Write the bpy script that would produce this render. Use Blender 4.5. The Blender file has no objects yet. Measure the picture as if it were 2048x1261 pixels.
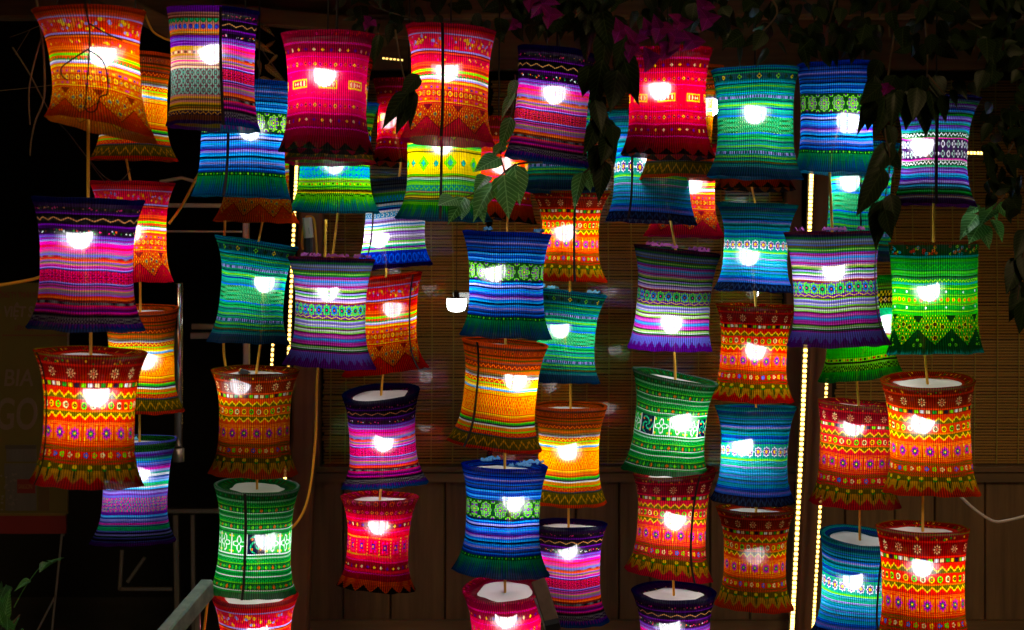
import bpy, math, random
import numpy as np
from mathutils import Vector, Matrix

# ------------------------------------------------------------------ camera, sky, light, exposure
F, HOR, CZ = 3800.0, 480.0, 1.75          # focal length in photo pixels, horizon row, eye height
scene = bpy.context.scene
COL = scene.collection
cam_d = bpy.data.cameras.new('camera')
cam = bpy.data.objects.new('camera', cam_d); COL.objects.link(cam)
cam.location = (0, 0, CZ); cam.rotation_euler = (math.radians(90), 0, 0)
cam_d.sensor_width = 36.0; cam_d.lens = 36.0 * F / 2048
cam_d.shift_y = -(630.5 - HOR) / 2048
cam_d.clip_end = 500
cam_d.dof.use_dof = True; cam_d.dof.focus_distance = 5.15; cam_d.dof.aperture_fstop = 5.6
scene.camera = cam

world = bpy.data.worlds.new('World'); scene.world = world; world.use_nodes = True
wn = world.node_tree.nodes; wl = world.node_tree.links
bg = wn['Background']
sky = wn.new('ShaderNodeTexSky'); sky.sky_type = 'NISHITA'; sky.sun_disc = False
sky.sun_elevation = math.radians(-4); sky.sun_rotation = math.radians(200)
wl.new(sky.outputs[0], bg.inputs[0]); bg.inputs[1].default_value = 0.012
fill_sun_d = bpy.data.lights.new('sun', 'SUN'); fill_sun_d.energy = 0.42; fill_sun_d.angle = math.radians(14); fill_sun_d.color = (1, .68, .33)  # warm fill from the camera side, added to lift blinds and planks at night
sun = bpy.data.objects.new('sun', fill_sun_d); COL.objects.link(sun)
sun.rotation_euler = (math.radians(66), 0, math.radians(14))

vs = scene.view_settings
vs.view_transform = 'Standard'; vs.look = 'None'; vs.exposure = 0; vs.gamma = 1; vs.use_curve_mapping = False
cy = scene.cycles
cy.use_denoising = True
cy.max_bounces = 8; cy.diffuse_bounces = 4; cy.glossy_bounces = 3; cy.transmission_bounces = 4; cy.transparent_max_bounces = 24
cy.sample_clamp_indirect = 4.0
cy.caustics_reflective = False; cy.caustics_refractive = False

RND = random.Random(7)
BULB = 40.0            # radiance of a lit LED dome
LED = 6.5

def at(x, y, Y):
    return Vector(((x - 1024) / F * Y, Y, CZ - (y - HOR) / F * Y))

# ------------------------------------------------------------------ object helpers
def link(o, parent=None, **props):
    COL.objects.link(o)
    if parent is not None: o.parent = parent
    for k, v in props.items():
        if v is not None: o[k] = v
    return o

def mesh_of(name, verts, faces, mat, smooth=False):
    me = bpy.data.meshes.new(name)
    me.from_pydata([tuple(v) for v in verts], [], faces)
    if mat: me.materials.append(mat)
    if smooth: me.polygons.foreach_set('use_smooth', [True] * len(me.polygons))
    me.update()
    return me

def obj(name, geo, mat, parent=None, smooth=False, loc=None, **props):
    verts, faces = geo
    o = bpy.data.objects.new(name, mesh_of(name, verts, faces, mat, smooth))
    if loc is not None: o.location = loc
    return link(o, parent, **props)

def thing(name, label, cat, loc=(0, 0, 0), group=None):
    o = bpy.data.objects.new(name, None); o.empty_display_size = .05
    o.location = loc
    return link(o, None, label=label, category=cat, group=group)

def join(*geos):
    V, Fc = [], []
    for v, f in geos:
        n = len(V); V += list(v); Fc += [tuple(i + n for i in q) for q in f]
    return V, Fc

def shift(geo, d):
    d = Vector(d)
    return [Vector(v) - d for v in geo[0]], geo[1]

def box(x0, x1, y0, y1, z0, z1, bev=0):
    V = [(x, y, z) for x in (x0, x1) for y in (y0, y1) for z in (z0, z1)]
    return [Vector(v) for v in V], [(0, 1, 3, 2), (4, 6, 7, 5), (0, 4, 5, 1), (2, 3, 7, 6), (0, 2, 6, 4), (1, 5, 7, 3)]

def bevbox(x0, x1, y0, y1, z0, z1, b=.004):
    """box with chamfered long edges on the camera side"""
    V, Fc = [], []
    sec = [(x0, z0 + b, y0 + b), (x0 + b, z0, y0 + b)]
    pr = [(x0 + b, y0), (x1 - b, y0), (x1, y0 + b), (x1, y1), (x0, y1), (x0, y0 + b)]
    for z in (z0, z1):
        for x, y in pr: V.append(Vector((x, y, z)))
    n = len(pr)
    for i in range(n): Fc.append((i, (i + 1) % n, n + (i + 1) % n, n + i))
    Fc.append(tuple(range(n - 1, -1, -1))); Fc.append(tuple(range(n, 2 * n)))
    return V, Fc

def beam(p0, p1, w, d, up=(0, 0, 1), b=None):
    """chamfered bar from p0 to p1, w wide and d deep"""
    p0, p1 = Vector(p0), Vector(p1)
    a = (p1 - p0).normalized(); u = Vector(up)
    if abs(a.dot(u)) > .98: u = Vector((0, 1, 0))
    s = a.cross(u).normalized(); t = s.cross(a).normalized()
    b = b if b is not None else min(w, d) * .12
    pr = []
    for sx, sy in ((1, 1), (-1, 1), (-1, -1), (1, -1)):
        k = ((sx * w / 2, sy * (d / 2 - b)), (sx * (w / 2 - b), sy * d / 2))
        pr += k if sx * sy > 0 else k[::-1]
    V = [p + s * x + t * y for p in (p0, p1) for x, y in pr]
    n = len(pr)
    Fc = [(i, (i + 1) % n, n + (i + 1) % n, n + i) for i in range(n)] + [tuple(range(n - 1, -1, -1)), tuple(range(n, 2 * n))]
    return V, Fc

def smooth_path(pts, k=6):
    pts = [Vector(p) for p in pts]
    if len(pts) < 3: return pts
    out = []
    for i in range(len(pts) - 1):
        p0, p1, p2, p3 = pts[max(i - 1, 0)], pts[i], pts[i + 1], pts[min(i + 2, len(pts) - 1)]
        for j in range(k):
            t = j / k
            out.append(.5 * ((2 * p1) + (p2 - p0) * t + (2 * p0 - 5 * p1 + 4 * p2 - p3) * t * t + (3 * p1 - p0 - 3 * p2 + p3) * t ** 3))
    return out + [pts[-1]]

def tube(pts, r, seg=6, r1=None):
    pts = [Vector(p) for p in pts]
    V, Fc = [], []
    n = len(pts)
    for i, p in enumerate(pts):
        a = (pts[min(i + 1, n - 1)] - pts[max(i - 1, 0)]).normalized()
        u = Vector((0, 1, 0)) if abs(a.y) < .9 else Vector((1, 0, 0))
        s = a.cross(u).normalized(); t = s.cross(a)
        rr = r if r1 is None else r + (r1 - r) * i / max(n - 1, 1)
        for k in range(seg):
            an = 2 * math.pi * k / seg
            V.append(p + s * math.cos(an) * rr + t * math.sin(an) * rr)
    for i in range(n - 1):
        for k in range(seg):
            Fc.append((i * seg + k, i * seg + (k + 1) % seg, (i + 1) * seg + (k + 1) % seg, (i + 1) * seg + k))
    Fc.append(tuple(range(seg - 1, -1, -1))); Fc.append(tuple((n - 1) * seg + k for k in range(seg)))
    return V, Fc

def lathe(prof, seg=14):
    V, Fc = [], []
    n = len(prof)
    for r, z in prof:
        for k in range(seg):
            a = 2 * math.pi * k / seg
            V.append(Vector((r * math.cos(a), r * math.sin(a), z)))
    for i in range(n - 1):
        for k in range(seg):
            Fc.append((i * seg + k, i * seg + (k + 1) % seg, (i + 1) * seg + (k + 1) % seg, (i + 1) * seg + k))
    return V, Fc

# ------------------------------------------------------------------ materials
def new_mat(name):
    m = bpy.data.materials.new(name); m.use_nodes = True
    nt = m.node_tree; nt.nodes.clear()
    out = nt.nodes.new('ShaderNodeOutputMaterial')
    return m, nt, out

def principled(name, col, rough=.6, metal=0, noise=None, spec=.5, bump=0):
    m, nt, out = new_mat(name)
    p = nt.nodes.new('ShaderNodeBsdfPrincipled')
    p.inputs['Roughness'].default_value = rough; p.inputs['Metallic'].default_value = metal
    p.inputs['Specular IOR Level'].default_value = spec
    p.inputs['Base Color'].default_value = (*col, 1)
    nt.links.new(p.outputs[0], out.inputs[0])
    if noise:
        scale, amt, col2 = noise
        tc = nt.nodes.new('ShaderNodeTexCoord'); mp = nt.nodes.new('ShaderNodeMapping')
        mp.inputs['Scale'].default_value = scale
        nz = nt.nodes.new('ShaderNodeTexNoise'); nz.inputs['Scale'].default_value = 1; nz.inputs['Detail'].default_value = 6; nz.inputs['Roughness'].default_value = .65
        cr = nt.nodes.new('ShaderNodeValToRGB')
        cr.color_ramp.elements[0].position = .5 - amt; cr.color_ramp.elements[1].position = .5 + amt
        cr.color_ramp.elements[0].color = (*col, 1); cr.color_ramp.elements[1].color = (*col2, 1)
        nt.links.new(tc.outputs['Object'], mp.inputs[0]); nt.links.new(mp.outputs[0], nz.inputs[0])
        nt.links.new(nz.outputs[0], cr.inputs[0]); nt.links.new(cr.outputs[0], p.inputs['Base Color'])
        if bump:
            bp = nt.nodes.new('ShaderNodeBump'); bp.inputs['Strength'].default_value = bump; bp.inputs['Distance'].default_value = .004
            nt.links.new(nz.outputs[0], bp.inputs['Height']); nt.links.new(bp.outputs[0], p.inputs['Normal'])
    return m

_em = {}
def emitter(name, col, s):
    if (name, s) in _em: return _em[(name, s)]
    m, nt, out = new_mat(name)
    e = nt.nodes.new('ShaderNodeEmission'); e.inputs[0].default_value = (*col, 1); e.inputs[1].default_value = s
    nt.links.new(e.outputs[0], out.inputs[0])
    _em[(name, s)] = m
    return m

def thin_leaf(name, col, col2, trans=.35):
    m, nt, out = new_mat(name)
    oi = nt.nodes.new('ShaderNodeObjectInfo')
    cr = nt.nodes.new('ShaderNodeMixRGB'); cr.inputs[1].default_value = (*col, 1); cr.inputs[2].default_value = (*col2, 1)
    nt.links.new(oi.outputs['Random'], cr.inputs[0])
    tc = nt.nodes.new('ShaderNodeTexCoord')
    nz = nt.nodes.new('ShaderNodeTexNoise'); nz.inputs['Scale'].default_value = 5; nz.inputs['Detail'].default_value = 4
    nt.links.new(tc.outputs['Object'], nz.inputs[0])
    mx = nt.nodes.new('ShaderNodeMixRGB'); mx.blend_type = 'MULTIPLY'; mx.inputs[0].default_value = .5
    nt.links.new(cr.outputs[0], mx.inputs[1]); nt.links.new(nz.outputs[0], mx.inputs[2])
    p = nt.nodes.new('ShaderNodeBsdfPrincipled'); p.inputs['Roughness'].default_value = .42; p.inputs['Specular IOR Level'].default_value = .3 if 'deep' not in name else .3
    t = nt.nodes.new('ShaderNodeBsdfTranslucent')
    nt.links.new(mx.outputs[0], p.inputs['Base Color']); nt.links.new(mx.outputs[0], t.inputs[0])
    sx = nt.nodes.new('ShaderNodeSeparateXYZ'); nt.links.new(tc.outputs['Object'], sx.inputs[0])
    def mth(op, a, b=None, c_=None):
        n_ = nt.nodes.new('ShaderNodeMath'); n_.operation = op
        for k, q in enumerate((a, b, c_)):
            if q is None: continue
            if isinstance(q, (int, float)): n_.inputs[k].default_value = q
            else: nt.links.new(q, n_.inputs[k])
        return n_.outputs[0]
    ax = mth('ABSOLUTE', sx.outputs['X'])
    side = mth('FRACT', mth('MULTIPLY', mth('SUBTRACT', sx.outputs['Y'], mth('MULTIPLY', ax, .9)), 8.5))
    vein = mth('MAXIMUM', mth('LESS_THAN', side, .16), mth('LESS_THAN', ax, .014))
    vm = nt.nodes.new('ShaderNodeMixRGB'); vm.blend_type = 'MIX'; vm.inputs[2].default_value = (min(1, col2[0] * 2.6), min(1, col2[1] * 2.0), min(1, col2[2] * 2.6), 1)
    nt.links.new(mth('MULTIPLY', vein, .6), vm.inputs[0]); nt.links.new(mx.outputs[0], vm.inputs[1])
    nt.links.new(vm.outputs[0], p.inputs['Base Color']); nt.links.new(vm.outputs[0], t.inputs[0])
    bp = nt.nodes.new('ShaderNodeBump'); bp.inputs['Strength'].default_value = .5; bp.inputs['Distance'].default_value = .05
    nt.links.new(mth('SUBTRACT', 1., vein), bp.inputs['Height']); nt.links.new(bp.outputs[0], p.inputs['Normal'])
    ms = nt.nodes.new('ShaderNodeMixShader'); ms.inputs[0].default_value = trans
    nt.links.new(p.outputs[0], ms.inputs[1]); nt.links.new(t.outputs[0], ms.inputs[2]); nt.links.new(ms.outputs[0], out.inputs[0])
    return m

def wood(name, a, b, axis='z', rough=.55):
    sc = {'z': (26, 26, 1.6), 'x': (1.6, 26, 26)}[axis]
    return principled(name, a, rough, noise=(sc, .22, b), bump=.35)

M_WOOD = wood('dark_plank_wood', (.085, .045, .018), (.23, .125, .05))
M_WOODX = wood('dark_beam_wood', (.09, .048, .018), (.23, .125, .05), 'x')
M_POST = wood('red_brown_post_wood', (.13, .05, .022), (.26, .11, .045))
M_BLIND = principled('bamboo_slats', (.74, .31, .055), .42, noise=((1.2, 3, 160), .25, (.9, .52, .13)))
M_STRING = principled('blind_string', (.85, .62, .12), .8)
M_DARK = principled('dark_backdrop', (.012, .011, .01), .9, noise=((2, 2, 2), .3, (.02, .017, .014)))
M_GROUND = principled('paving', (.10, .095, .085), .85, noise=((6, 6, 6), .3, (.16, .15, .14)), bump=.3)
M_STEEL = principled('brushed_steel', (.42, .40, .38), .35, .9, noise=((20, 20, 6), .3, (.55, .52, .5)))
M_CHROME = principled('chrome', (.75, .75, .75), .12, 1)
M_RAIL = principled('painted_rail', (.13, .30, .25), .4, noise=((14, 14, 20), .16, (.36, .60, .50)), bump=.4)
M_WHITEPL = principled('white_plastic', (.78, .78, .76), .4)
M_BLACKPL = principled('black_plastic', (.015, .015, .016), .45)
M_CORD = principled('orange_cord', (.9, .46, .03), .5)
M_WHITECORD = principled('white_cord', (.7, .66, .58), .5)
M_TWIG = principled('bark', (.11, .075, .045), .9, noise=((60, 60, 60), .3, (.2, .14, .09)))
M_SOCKET = M_WHITEPL
M_LEAF = thin_leaf('lit_vine_leaf', (.08, .36, .07), (.17, .56, .15), .40)  # lit copy: green brightened to show sprigs in lantern light
M_SHADELEAF = thin_leaf('deep_shade_leaf', (.014, .034, .008), (.028, .055, .013), .08)  # shaded copy of the vine leaf: shade put into its near-black green
M_DRYLEAF = thin_leaf('dry_leaf', (.32, .2, .05), (.5, .34, .1), .4)
M_BRACT = thin_leaf('magenta_bract', (.42, .015, .25), (.32, .012, .32), .4)
M_SEAM = principled('seam_cloth', (.02, .012, .014), .9)

m, nt, out = new_mat('liner_card')
d = nt.nodes.new('ShaderNodeBsdfDiffuse'); d.inputs[0].default_value = (.6, .59, .54, 1)
t = nt.nodes.new('ShaderNodeBsdfTranslucent'); t.inputs[0].default_value = (.8, .77, .7, 1)
ms = nt.nodes.new('ShaderNodeMixShader'); ms.inputs[0].default_value = .3
nt.links.new(d.outputs[0], ms.inputs[1]); nt.links.new(t.outputs[0], ms.inputs[2]); nt.links.new(ms.outputs[0], out.inputs[0])
M_LINER = m

m, nt, out = new_mat('window_glass')
g = nt.nodes.new('ShaderNodeBsdfGlossy'); g.inputs['Roughness'].default_value = .015
tr = nt.nodes.new('ShaderNodeBsdfTransparent'); tr.inputs[0].default_value = (.93, .95, .94, 1)
fr = nt.nodes.new('ShaderNodeFresnel'); fr.inputs[0].default_value = 1.5
ms = nt.nodes.new('ShaderNodeMixShader')
nt.links.new(fr.outputs[0], ms.inputs[0]); nt.links.new(tr.outputs[0], ms.inputs[1]); nt.links.new(g.outputs[0], ms.inputs[2]); nt.links.new(ms.outputs[0], out.inputs[0])
M_GLASS = m

# ------------------------------------------------------------------ woven cloth patterns
TW, TH, NPLEAT = 1024, 512, 116
rng = np.random.default_rng(11)

C = dict(red=(.9, .03, .04), dred=(.56, .01, .03), crim=(.95, .0, .17), dcrim=(.62, .0, .09), org=(.98, .40, .02), dorg=(.82, .22, .01),
         yel=(1, .82, .06), gold=(.85, .6, .12), olive=(.42, .36, .05), lime=(.50, .90, .08), grn=(.05, .62, .12), dgrn=(.02, .25, .06),
         teal=(.03, .60, .56), sea=(.04, .74, .47), dteal=(.02, .33, .38), aqua=(.10, .68, .86), blue=(.10, .44, .92), dblue=(.05, .2, .6),
         navy=(.03, .04, .2), sky=(.36, .72, 1), lil=(.70, .66, .96), lav=(.48, .46, .82), pur=(.42, .08, .6), dpur=(.16, .02, .24), mag=(.92, .05, .65),
         pink=(1, .35, .62), wht=(.95, .95, .95), grey=(.5, .5, .48), blk=(.03, .02, .035), mar=(.42, .02, .12), tan=(.8, .58, .4),
         brn=(.4, .16, .05), cream=(1, .88, .65), slate=(.2, .3, .45))
def c(k): return np.array(C[k] if isinstance(k, str) else k, dtype=np.float32)

def grid(h, n, ph=0.):
    xx = (np.arange(TW) + .5) / TW * n + ph
    i = np.floor(xx).astype(int) % n
    p = (xx - np.floor(xx)) * 2 - 1
    q = ((np.arange(h) + .5) / h * 2 - 1)[:, None]
    asp = (TW / n * .72) / (h * .55)
    return (p * asp)[None, :], q, np.broadcast_to(i[None, :], (h, TW)), p[None, :], asp

def put(v, mask, col):
    v[np.broadcast_to(mask, v.shape[:2])] = c(col)

def putc(v, mask, idx, cols):
    mask = np.broadcast_to(mask, v.shape[:2])
    for k, cc in enumerate(cols): put(v, mask & (idx % len(cols) == k), cc)

def k_s(v, col): v[:] = c(col)
def k_ss(v, cols):
    h = v.shape[0]
    for k, cc in enumerate(cols):
        a, b = k * h // len(cols), (k + 1) * h // len(cols)
        v[a:b] = c(cc)
        if b - a >= 5 and rng.random() < .75:
            o = c(cols[rng.integers(len(cols))]); y = a + int(rng.integers(1, b - a - 2)); v[y:y + 2] = o * .75 + .25 * c(cc) if rng.random() < .7 else o * .35
        if b - a >= 9:
            y = a + int(rng.integers(1, b - a - 2)); v[y:y + 2] = .55 * c(cc) + .45 * c(['wht', 'blk', 'lil'][int(rng.integers(3))])
def k_dia(v, n, bgc, cols, hole=None, size=.85, ph=0.):
    v[:] = c(bgc); x, q, i, p, a = grid(v.shape[0], n, ph)
    s = min(size, a * .95); r = np.abs(x) + np.abs(q)
    putc(v, r < s, i, cols)
    if hole: put(v, r < s * .45, hole)
def k_ring(v, n, bgc, cols, hole, size=.85, core=None):
    v[:] = c(bgc); x, q, i, p, a = grid(v.shape[0], n)
    s = min(size, a * .9); r = np.hypot(x / min(1, a), q)
    putc(v, r < size, i, cols); put(v, r < size * .58, hole)
    if core: put(v, r < size * .3, core)
def k_sq(v, n, bgc, cols, size=.75):
    v[:] = c(bgc); x, q, i, p, a = grid(v.shape[0], n)
    putc(v, (np.abs(p) < size) & (np.abs(q) < size), i, cols)
def k_flower(v, n, bgc, cols, core, pet=8, size=.92, out=None, core2=None):
    v[:] = c(bgc); x, q, i, p, a = grid(v.shape[0], n)
    x = x / min(1, a); r = np.hypot(x, q); th = np.arctan2(q, x)
    rad = size * (.68 + .32 * np.abs(np.cos(pet * th / 2)))
    if out: put(v, r < rad * 1.08, out)
    putc(v, r < rad * (.8 if out else 1), i, cols); put(v, r < size * .38, core)
    if core2: put(v, r < size * .18, core2)
def k_mandala(v, n, bgc, line, petal, core):
    v[:] = c(bgc); x, q, i, p, a = grid(v.shape[0], n)
    x = x / min(1, a * .98); r = np.hypot(x, q); th = np.arctan2(q, x)
    for k in range(8):
        d = np.hypot(x - .62 * math.cos(k * math.pi / 4), q - .62 * math.sin(k * math.pi / 4))
        put(v, d < .31, line); put(v, d < .2, petal); put(v, d < .08, line)
    put(v, r < .32, line); put(v, r < .24, petal); put(v, r < .1, core)
    r2 = np.hypot(np.abs(x) - 1.0, np.abs(q) - .95); put(v, r2 < .25, line); put(v, r2 < .14, petal)
def k_zig(v, n, bgc, col, th=.28, fill=None, amp=.6, fillup=None):
    v[:] = c(bgc); x, q, i, p, a = grid(v.shape[0], n)
    w = amp * (2 * np.abs(p) - 1)
    if fill: put(v, q > w, fill)
    if fillup: put(v, q < w, fillup)
    put(v, np.abs(q - w) < th, col)
def k_tri(v, n, bgc, col, up=True):
    v[:] = c(bgc); x, q, i, p, a = grid(v.shape[0], n)
    put(v, ((q + 1) / 2 if up else (1 - q) / 2) > np.abs(p), col)
def k_dots(v, bgc, cols, n=160, r=.16, ring=False):
    v[:] = c(bgc); h = v.shape[0]; R = max(2, r * h)
    yy, xx = np.mgrid[0:h, 0:TW]
    for k in range(n):
        cx, cyy = rng.random() * TW, (.12 + .76 * rng.random()) * h
        x0, x1 = max(int(cx - R - 2), 0), min(int(cx + R + 3), TW)
        d = np.hypot((xx[:, x0:x1] - cx) * 1.3, yy[:, x0:x1] - cyy)
        mk = d < R * (.6 + .5 * rng.random())
        if ring: mk &= d > R * .4
        v[:, x0:x1][mk] = c(cols[k % len(cols)])
def k_snow(v, n, bgc, col, core='red'):
    v[:] = c(bgc); x, q, i, p, a = grid(v.shape[0], n)
    r = np.hypot(x, q); th = np.arctan2(q, x)
    arm = (np.abs(np.sin(4 * th)) * r < .13) | ((np.abs(r - .55) < .1) & (np.abs(np.sin(4 * th)) < .8))
    put(v, arm & (r < .85) & (r > .15), col); put(v, r < .15, core)
def k_lace(v, n, bgc, cols, thr=.25, m=2.5):
    v[:] = c(bgc); x, q, i, p, a = grid(v.shape[0], n)
    f = np.sin(p * math.pi * 2) * np.cos(q * math.pi * m) + .6 * np.sin(p * math.pi * 3 + q * 5) * np.sin(q * math.pi * m * 1.7)
    put(v, f > thr, cols[0]); put(v, f < -thr - .15, cols[1 % len(cols)])
    if len(cols) > 2: put(v, np.abs(f - .02) < .07, cols[2])
def k_feather(v, n, top, leaf, bot, tulip='yel', stem='grn'):
    v[:] = c(top); x, q, i, p, a = grid(v.shape[0], n)
    edge = .95 - .75 * np.abs(p) ** 1.15
    put(v, (q > -.1 - .1 * np.abs(p)), bot)
    jag = edge - .18 * (np.arange(TW) * 37 % 11 / 11.)[None, :]
    m1 = (q > -.45) & (q < jag)
    put(v, m1, leaf)
    put(v, m1 & (np.abs(p) < .5 * (.75 - q)) & (((np.arange(TW) // 3) % 2 == 0)[None, :]), 'olive')
    put(v, (np.abs(p) < .07) & (q < .3), 'dgrn')
    put(v, (np.abs(p) < .3) & (np.abs(q + .55) < .18), stem)
    put(v, (np.hypot(p / .34, (q + .75) / .2) < 1), tulip)
    return
def k_scal(v, n, lace, bgc, dot):
    v[:] = c(bgc); x, q, i, p, a = grid(v.shape[0], n)
    e = .85 - 1.1 * np.abs(p) ** 1.3
    put(v, q < e, lace)
    f = np.sin(p * math.pi * 4) * np.sin(q * math.pi * 4)
    put(v, (q < e - .15) & (np.abs(f) > .45), dot)
    put(v, (np.abs(q - e) < .09), dot)
def k_check(v, n, a_, b_, rows=2):
    v[:] = c(a_); x, q, i, p, a = grid(v.shape[0], n)
    put(v, ((p > 0) ^ (np.floor((q + 1) / 2 * rows).astype(int) % 2 == 0)), b_)
def k_grad(v, c0, c1, streak=None):
    t = np.linspace(0, 1, v.shape[0], dtype=np.float32)[:, None, None]
    j = (rng.random(TW // 4).astype(np.float32).repeat(4) - .5)[None, :, None] * .7
    k = np.clip(t + j, 0, 1); k = k * k * (3 - 2 * k)
    v[:] = c(c0) * (1 - k) + c(c1) * k
def k_arch(v, n, bgc, line, fill):
    v[:] = c(bgc); x, q, i, p, a = grid(v.shape[0], n)
    e = np.hypot(p, (q + .9) / 1.7)
    put(v, e < .95, line); put(v, e < .6, fill)
def k_hook(v, n, bgc, l1, l2):
    """rosette band: star flowers with hooks between"""
    v[:] = c(bgc); x, q, i, p, a = grid(v.shape[0], n)
    put(v, (np.abs(np.abs(p) - .93) < .05) & (np.abs(q) < .9), 'red'); put(v, (np.abs(np.abs(p) - .75) < .05) & (np.abs(q) > .35), 'yel')
    put(v, (np.abs(np.abs(q) - .85) < .06) & (np.abs(p) > .3), 'red')
    xx = x / min(1, a) ; r = np.hypot(xx, q); th = np.arctan2(q, xx)
    put(v, r < .72 * (.6 + .4 * np.abs(np.cos(4 * th))), l1); put(v, r < .5 * (.55 + .45 * np.abs(np.cos(4 * th + .4))), l2)
    put(v, r < .26, 'grn'); put(v, r < .12, 'yel')
def k_zigbig(v, n, lace, bot, dk):
    """orange flowered lace above large zigzag triangles"""
    v[:] = c(lace); x, q, i, p, a = grid(v.shape[0], n)
    h = v.shape[0]
    f = np.sin((np.arange(TW) / TW * n * 22 * math.pi))[None, :] * np.sin(q * 17)
    put(v, f > .55, C['red'] if bot != 'dgrn' else C['dgrn']); put(v, f < -.62, 'yel')
    put(v, (np.abs(p) > 1.0 - .35 * (-.55 - q) / .45) & (q < -.55), dk)
    w = .95 - 1.1 * (1 - np.abs(p)) if False else (-.1 + 1.0 * (1 - np.abs(p)))
    put(v, q > w - .12, dk); put(v, q > w - .04, bot)
    for (cx, cyy) in ((0, .35), (.45, -.3), (-.45, -.3), (0, -.45)):
        d = np.hypot((p - cx) * a, q - cyy); put(v, d < .15, 'yel' if bot != 'grn' else 'lime'); put(v, d < .12, 'grey' if bot != 'dgrn' else 'dgrn'); put(v, d < .05, 'mar')
    for (cx, cyy) in ((1, .45), (.82, .75), (-.82, .75)):
        for s in (0, -2, 2):
            d = np.hypot((p - cx + s) * a, q - cyy); put(v, (d < .09) & (d > .04), 'org' if bot != 'dgrn' else 'lime')
def k_knots(v, n, bgc):
    """fern squares and navy swirl patches alternating"""
    v[:] = c(bgc); x, q, i, p, a = grid(v.shape[0], n)
    navy = np.broadcast_to(i % 4 == 3, v.shape[:2])
    put(v, navy, 'navy')
    r = np.hypot(p, q); th = np.arctan2(q, p)
    sw = np.sin(3 * th + 9 * r)
    put(v, navy & (sw > .5) & (r < .95), 'sea'); put(v, navy & (np.hypot(np.abs(p) - .5, np.abs(q) - .5) < .14), 'org')
    f = (np.abs(r - (.55 + .22 * np.cos(4 * th))) < .1) | ((np.abs(np.abs(p) - np.abs(q)) < .09) & (r < .5))
    put(v, ~navy & f, 'wht'); put(v, ~navy & (np.abs(np.abs(p) - .95) < .05), 'wht'); put(v, ~navy & (np.hypot(np.abs(p) - .78, np.abs(q) - .75) < .12), 'yel')
def k_panel(v, n, bgc, frame, fill, dot):
    v[:] = c(bgc); x, q, i, p, a = grid(v.shape[0], n)
    m1 = (np.abs(p) < .62) & (np.abs(q) < .55); put(v, m1, frame)
    m2 = (np.abs(p) < .52) & (np.abs(q) < .33); put(v, m2, fill)
    xx = np.abs(((p * 4) % 1) - .5); put(v, m2 & (xx + np.abs(q) * .8 < .33), dot)
def k_cells(v, n, bgc):
    v[:] = c(bgc); x, q, i, p, a = grid(v.shape[0], n)
    put(v, (np.abs(np.abs(p) - .96) < .06) & (np.sin(q * 20) > 0), 'yel')
    put(v, (np.abs(np.abs(q) - .88) < .09) & (np.sin(p * 22) > 0), 'gold')
    m1 = np.maximum(np.abs(p) * 1.1, np.abs(q)); put(v, (m1 < .55) & (m1 > .42) & ((np.abs(p) > .15) & (np.abs(q) > .1)), 'pink')
    put(v, m1 < .3, 'pur'); put(v, m1 < .13, 'gold')

KIND = {k[2:]: f for k, f in globals().items() if k.startswith('k_')}

def wavy(col, bgc, n=60): return ('zig', .7, n, bgc, col, .42, None, .35)

D = {}
D['zigzag'] = [('s', 1.2, 'dred'), ('s', .5, 'dorg'), ('s', 1, 'red'), ('s', .4, 'lil'), ('dots', 4.2, 'crim', ['lil', 'yel', 'org', 'org', 'pink'], 190, .13), ('s', .5, 'lil'), ('ss', 1.2, ['dred', 'org', 'red']),
    ('dots', 2, 'red', ['yel', 'org', 'pink'], 60, .18), ('ss', 2.0, ['org', 'red', 'org', 'dorg', 'red', 'org']), ('s', .7, 'lime'), ('zig', 1.2, 60, 'org', 'red', .3, 'grn'), ('ss', .9, ['wht', 'lil']), ('ss', .9, ['org', 'yel']), ('ss', .8, ['org', 'red', 'org']),
    ('sq', 1.1, 40, 'org', ['mag', 'yel', 'pur'], .5), ('s', .3, 'red'), ('ring', 1.6, 44, 'dorg', ['yel', 'gold'], 'org', .9, 'grey'), ('s', .3, 'red'), ('sq', 1.1, 40, 'org', ['mag', 'yel', 'red'], .5), ('ss', .8, ['yel', 'red', 'org']),
    ('zigbig', 8, 8, (.92, .36, .02), 'red', 'dred'), ('s', 1, 'red')]
D['zigzag_green'] = [('s', .6, 'brn'), ('dots', 2.6, 'dgrn', ['org', 'red', (.62, .92, .06), 'aqua'], 120, .16, True), ('s', .5, 'teal'), ('ss', 1.5, ['grn', (.20, .80, .05), 'grn']), ('zig', 1.2, 40, 'grn', (.20, .80, .05), .2), ('ss', 2.4, ['grn', (.20, .80, .05), 'grn', 'dgrn']),
    ('zig', 1, 60, 'grn', (.62, .92, .06), .3), ('s', .5, 'teal'), ('ss', 1.1, [(.20, .80, .05), 'grn', (.62, .92, .06)]), ('dia', 1.2, 26, 'grn', [(.20, .80, .05), 'wht'], None, .6), ('ss', .6, [(.62, .92, .06), 'grn']), ('ring', 1.4, 40, (.20, .80, .05), [(.62, .92, .06), 'gold'], 'org', .8), ('ss', .6, ['grn', (.62, .92, .06)]), ('dia', 1.2, 26, 'grn', [(.20, .80, .05), 'wht'], None, .6),
    ('ss', 1.2, [(.62, .92, .06), 'grn', (.20, .80, .05)]), ('zigbig', 8, 8, (.16, .66, .08), 'dgrn', (.02, .18, .04)), ('grad', 1.2, 'dgrn', 'teal')]
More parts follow.
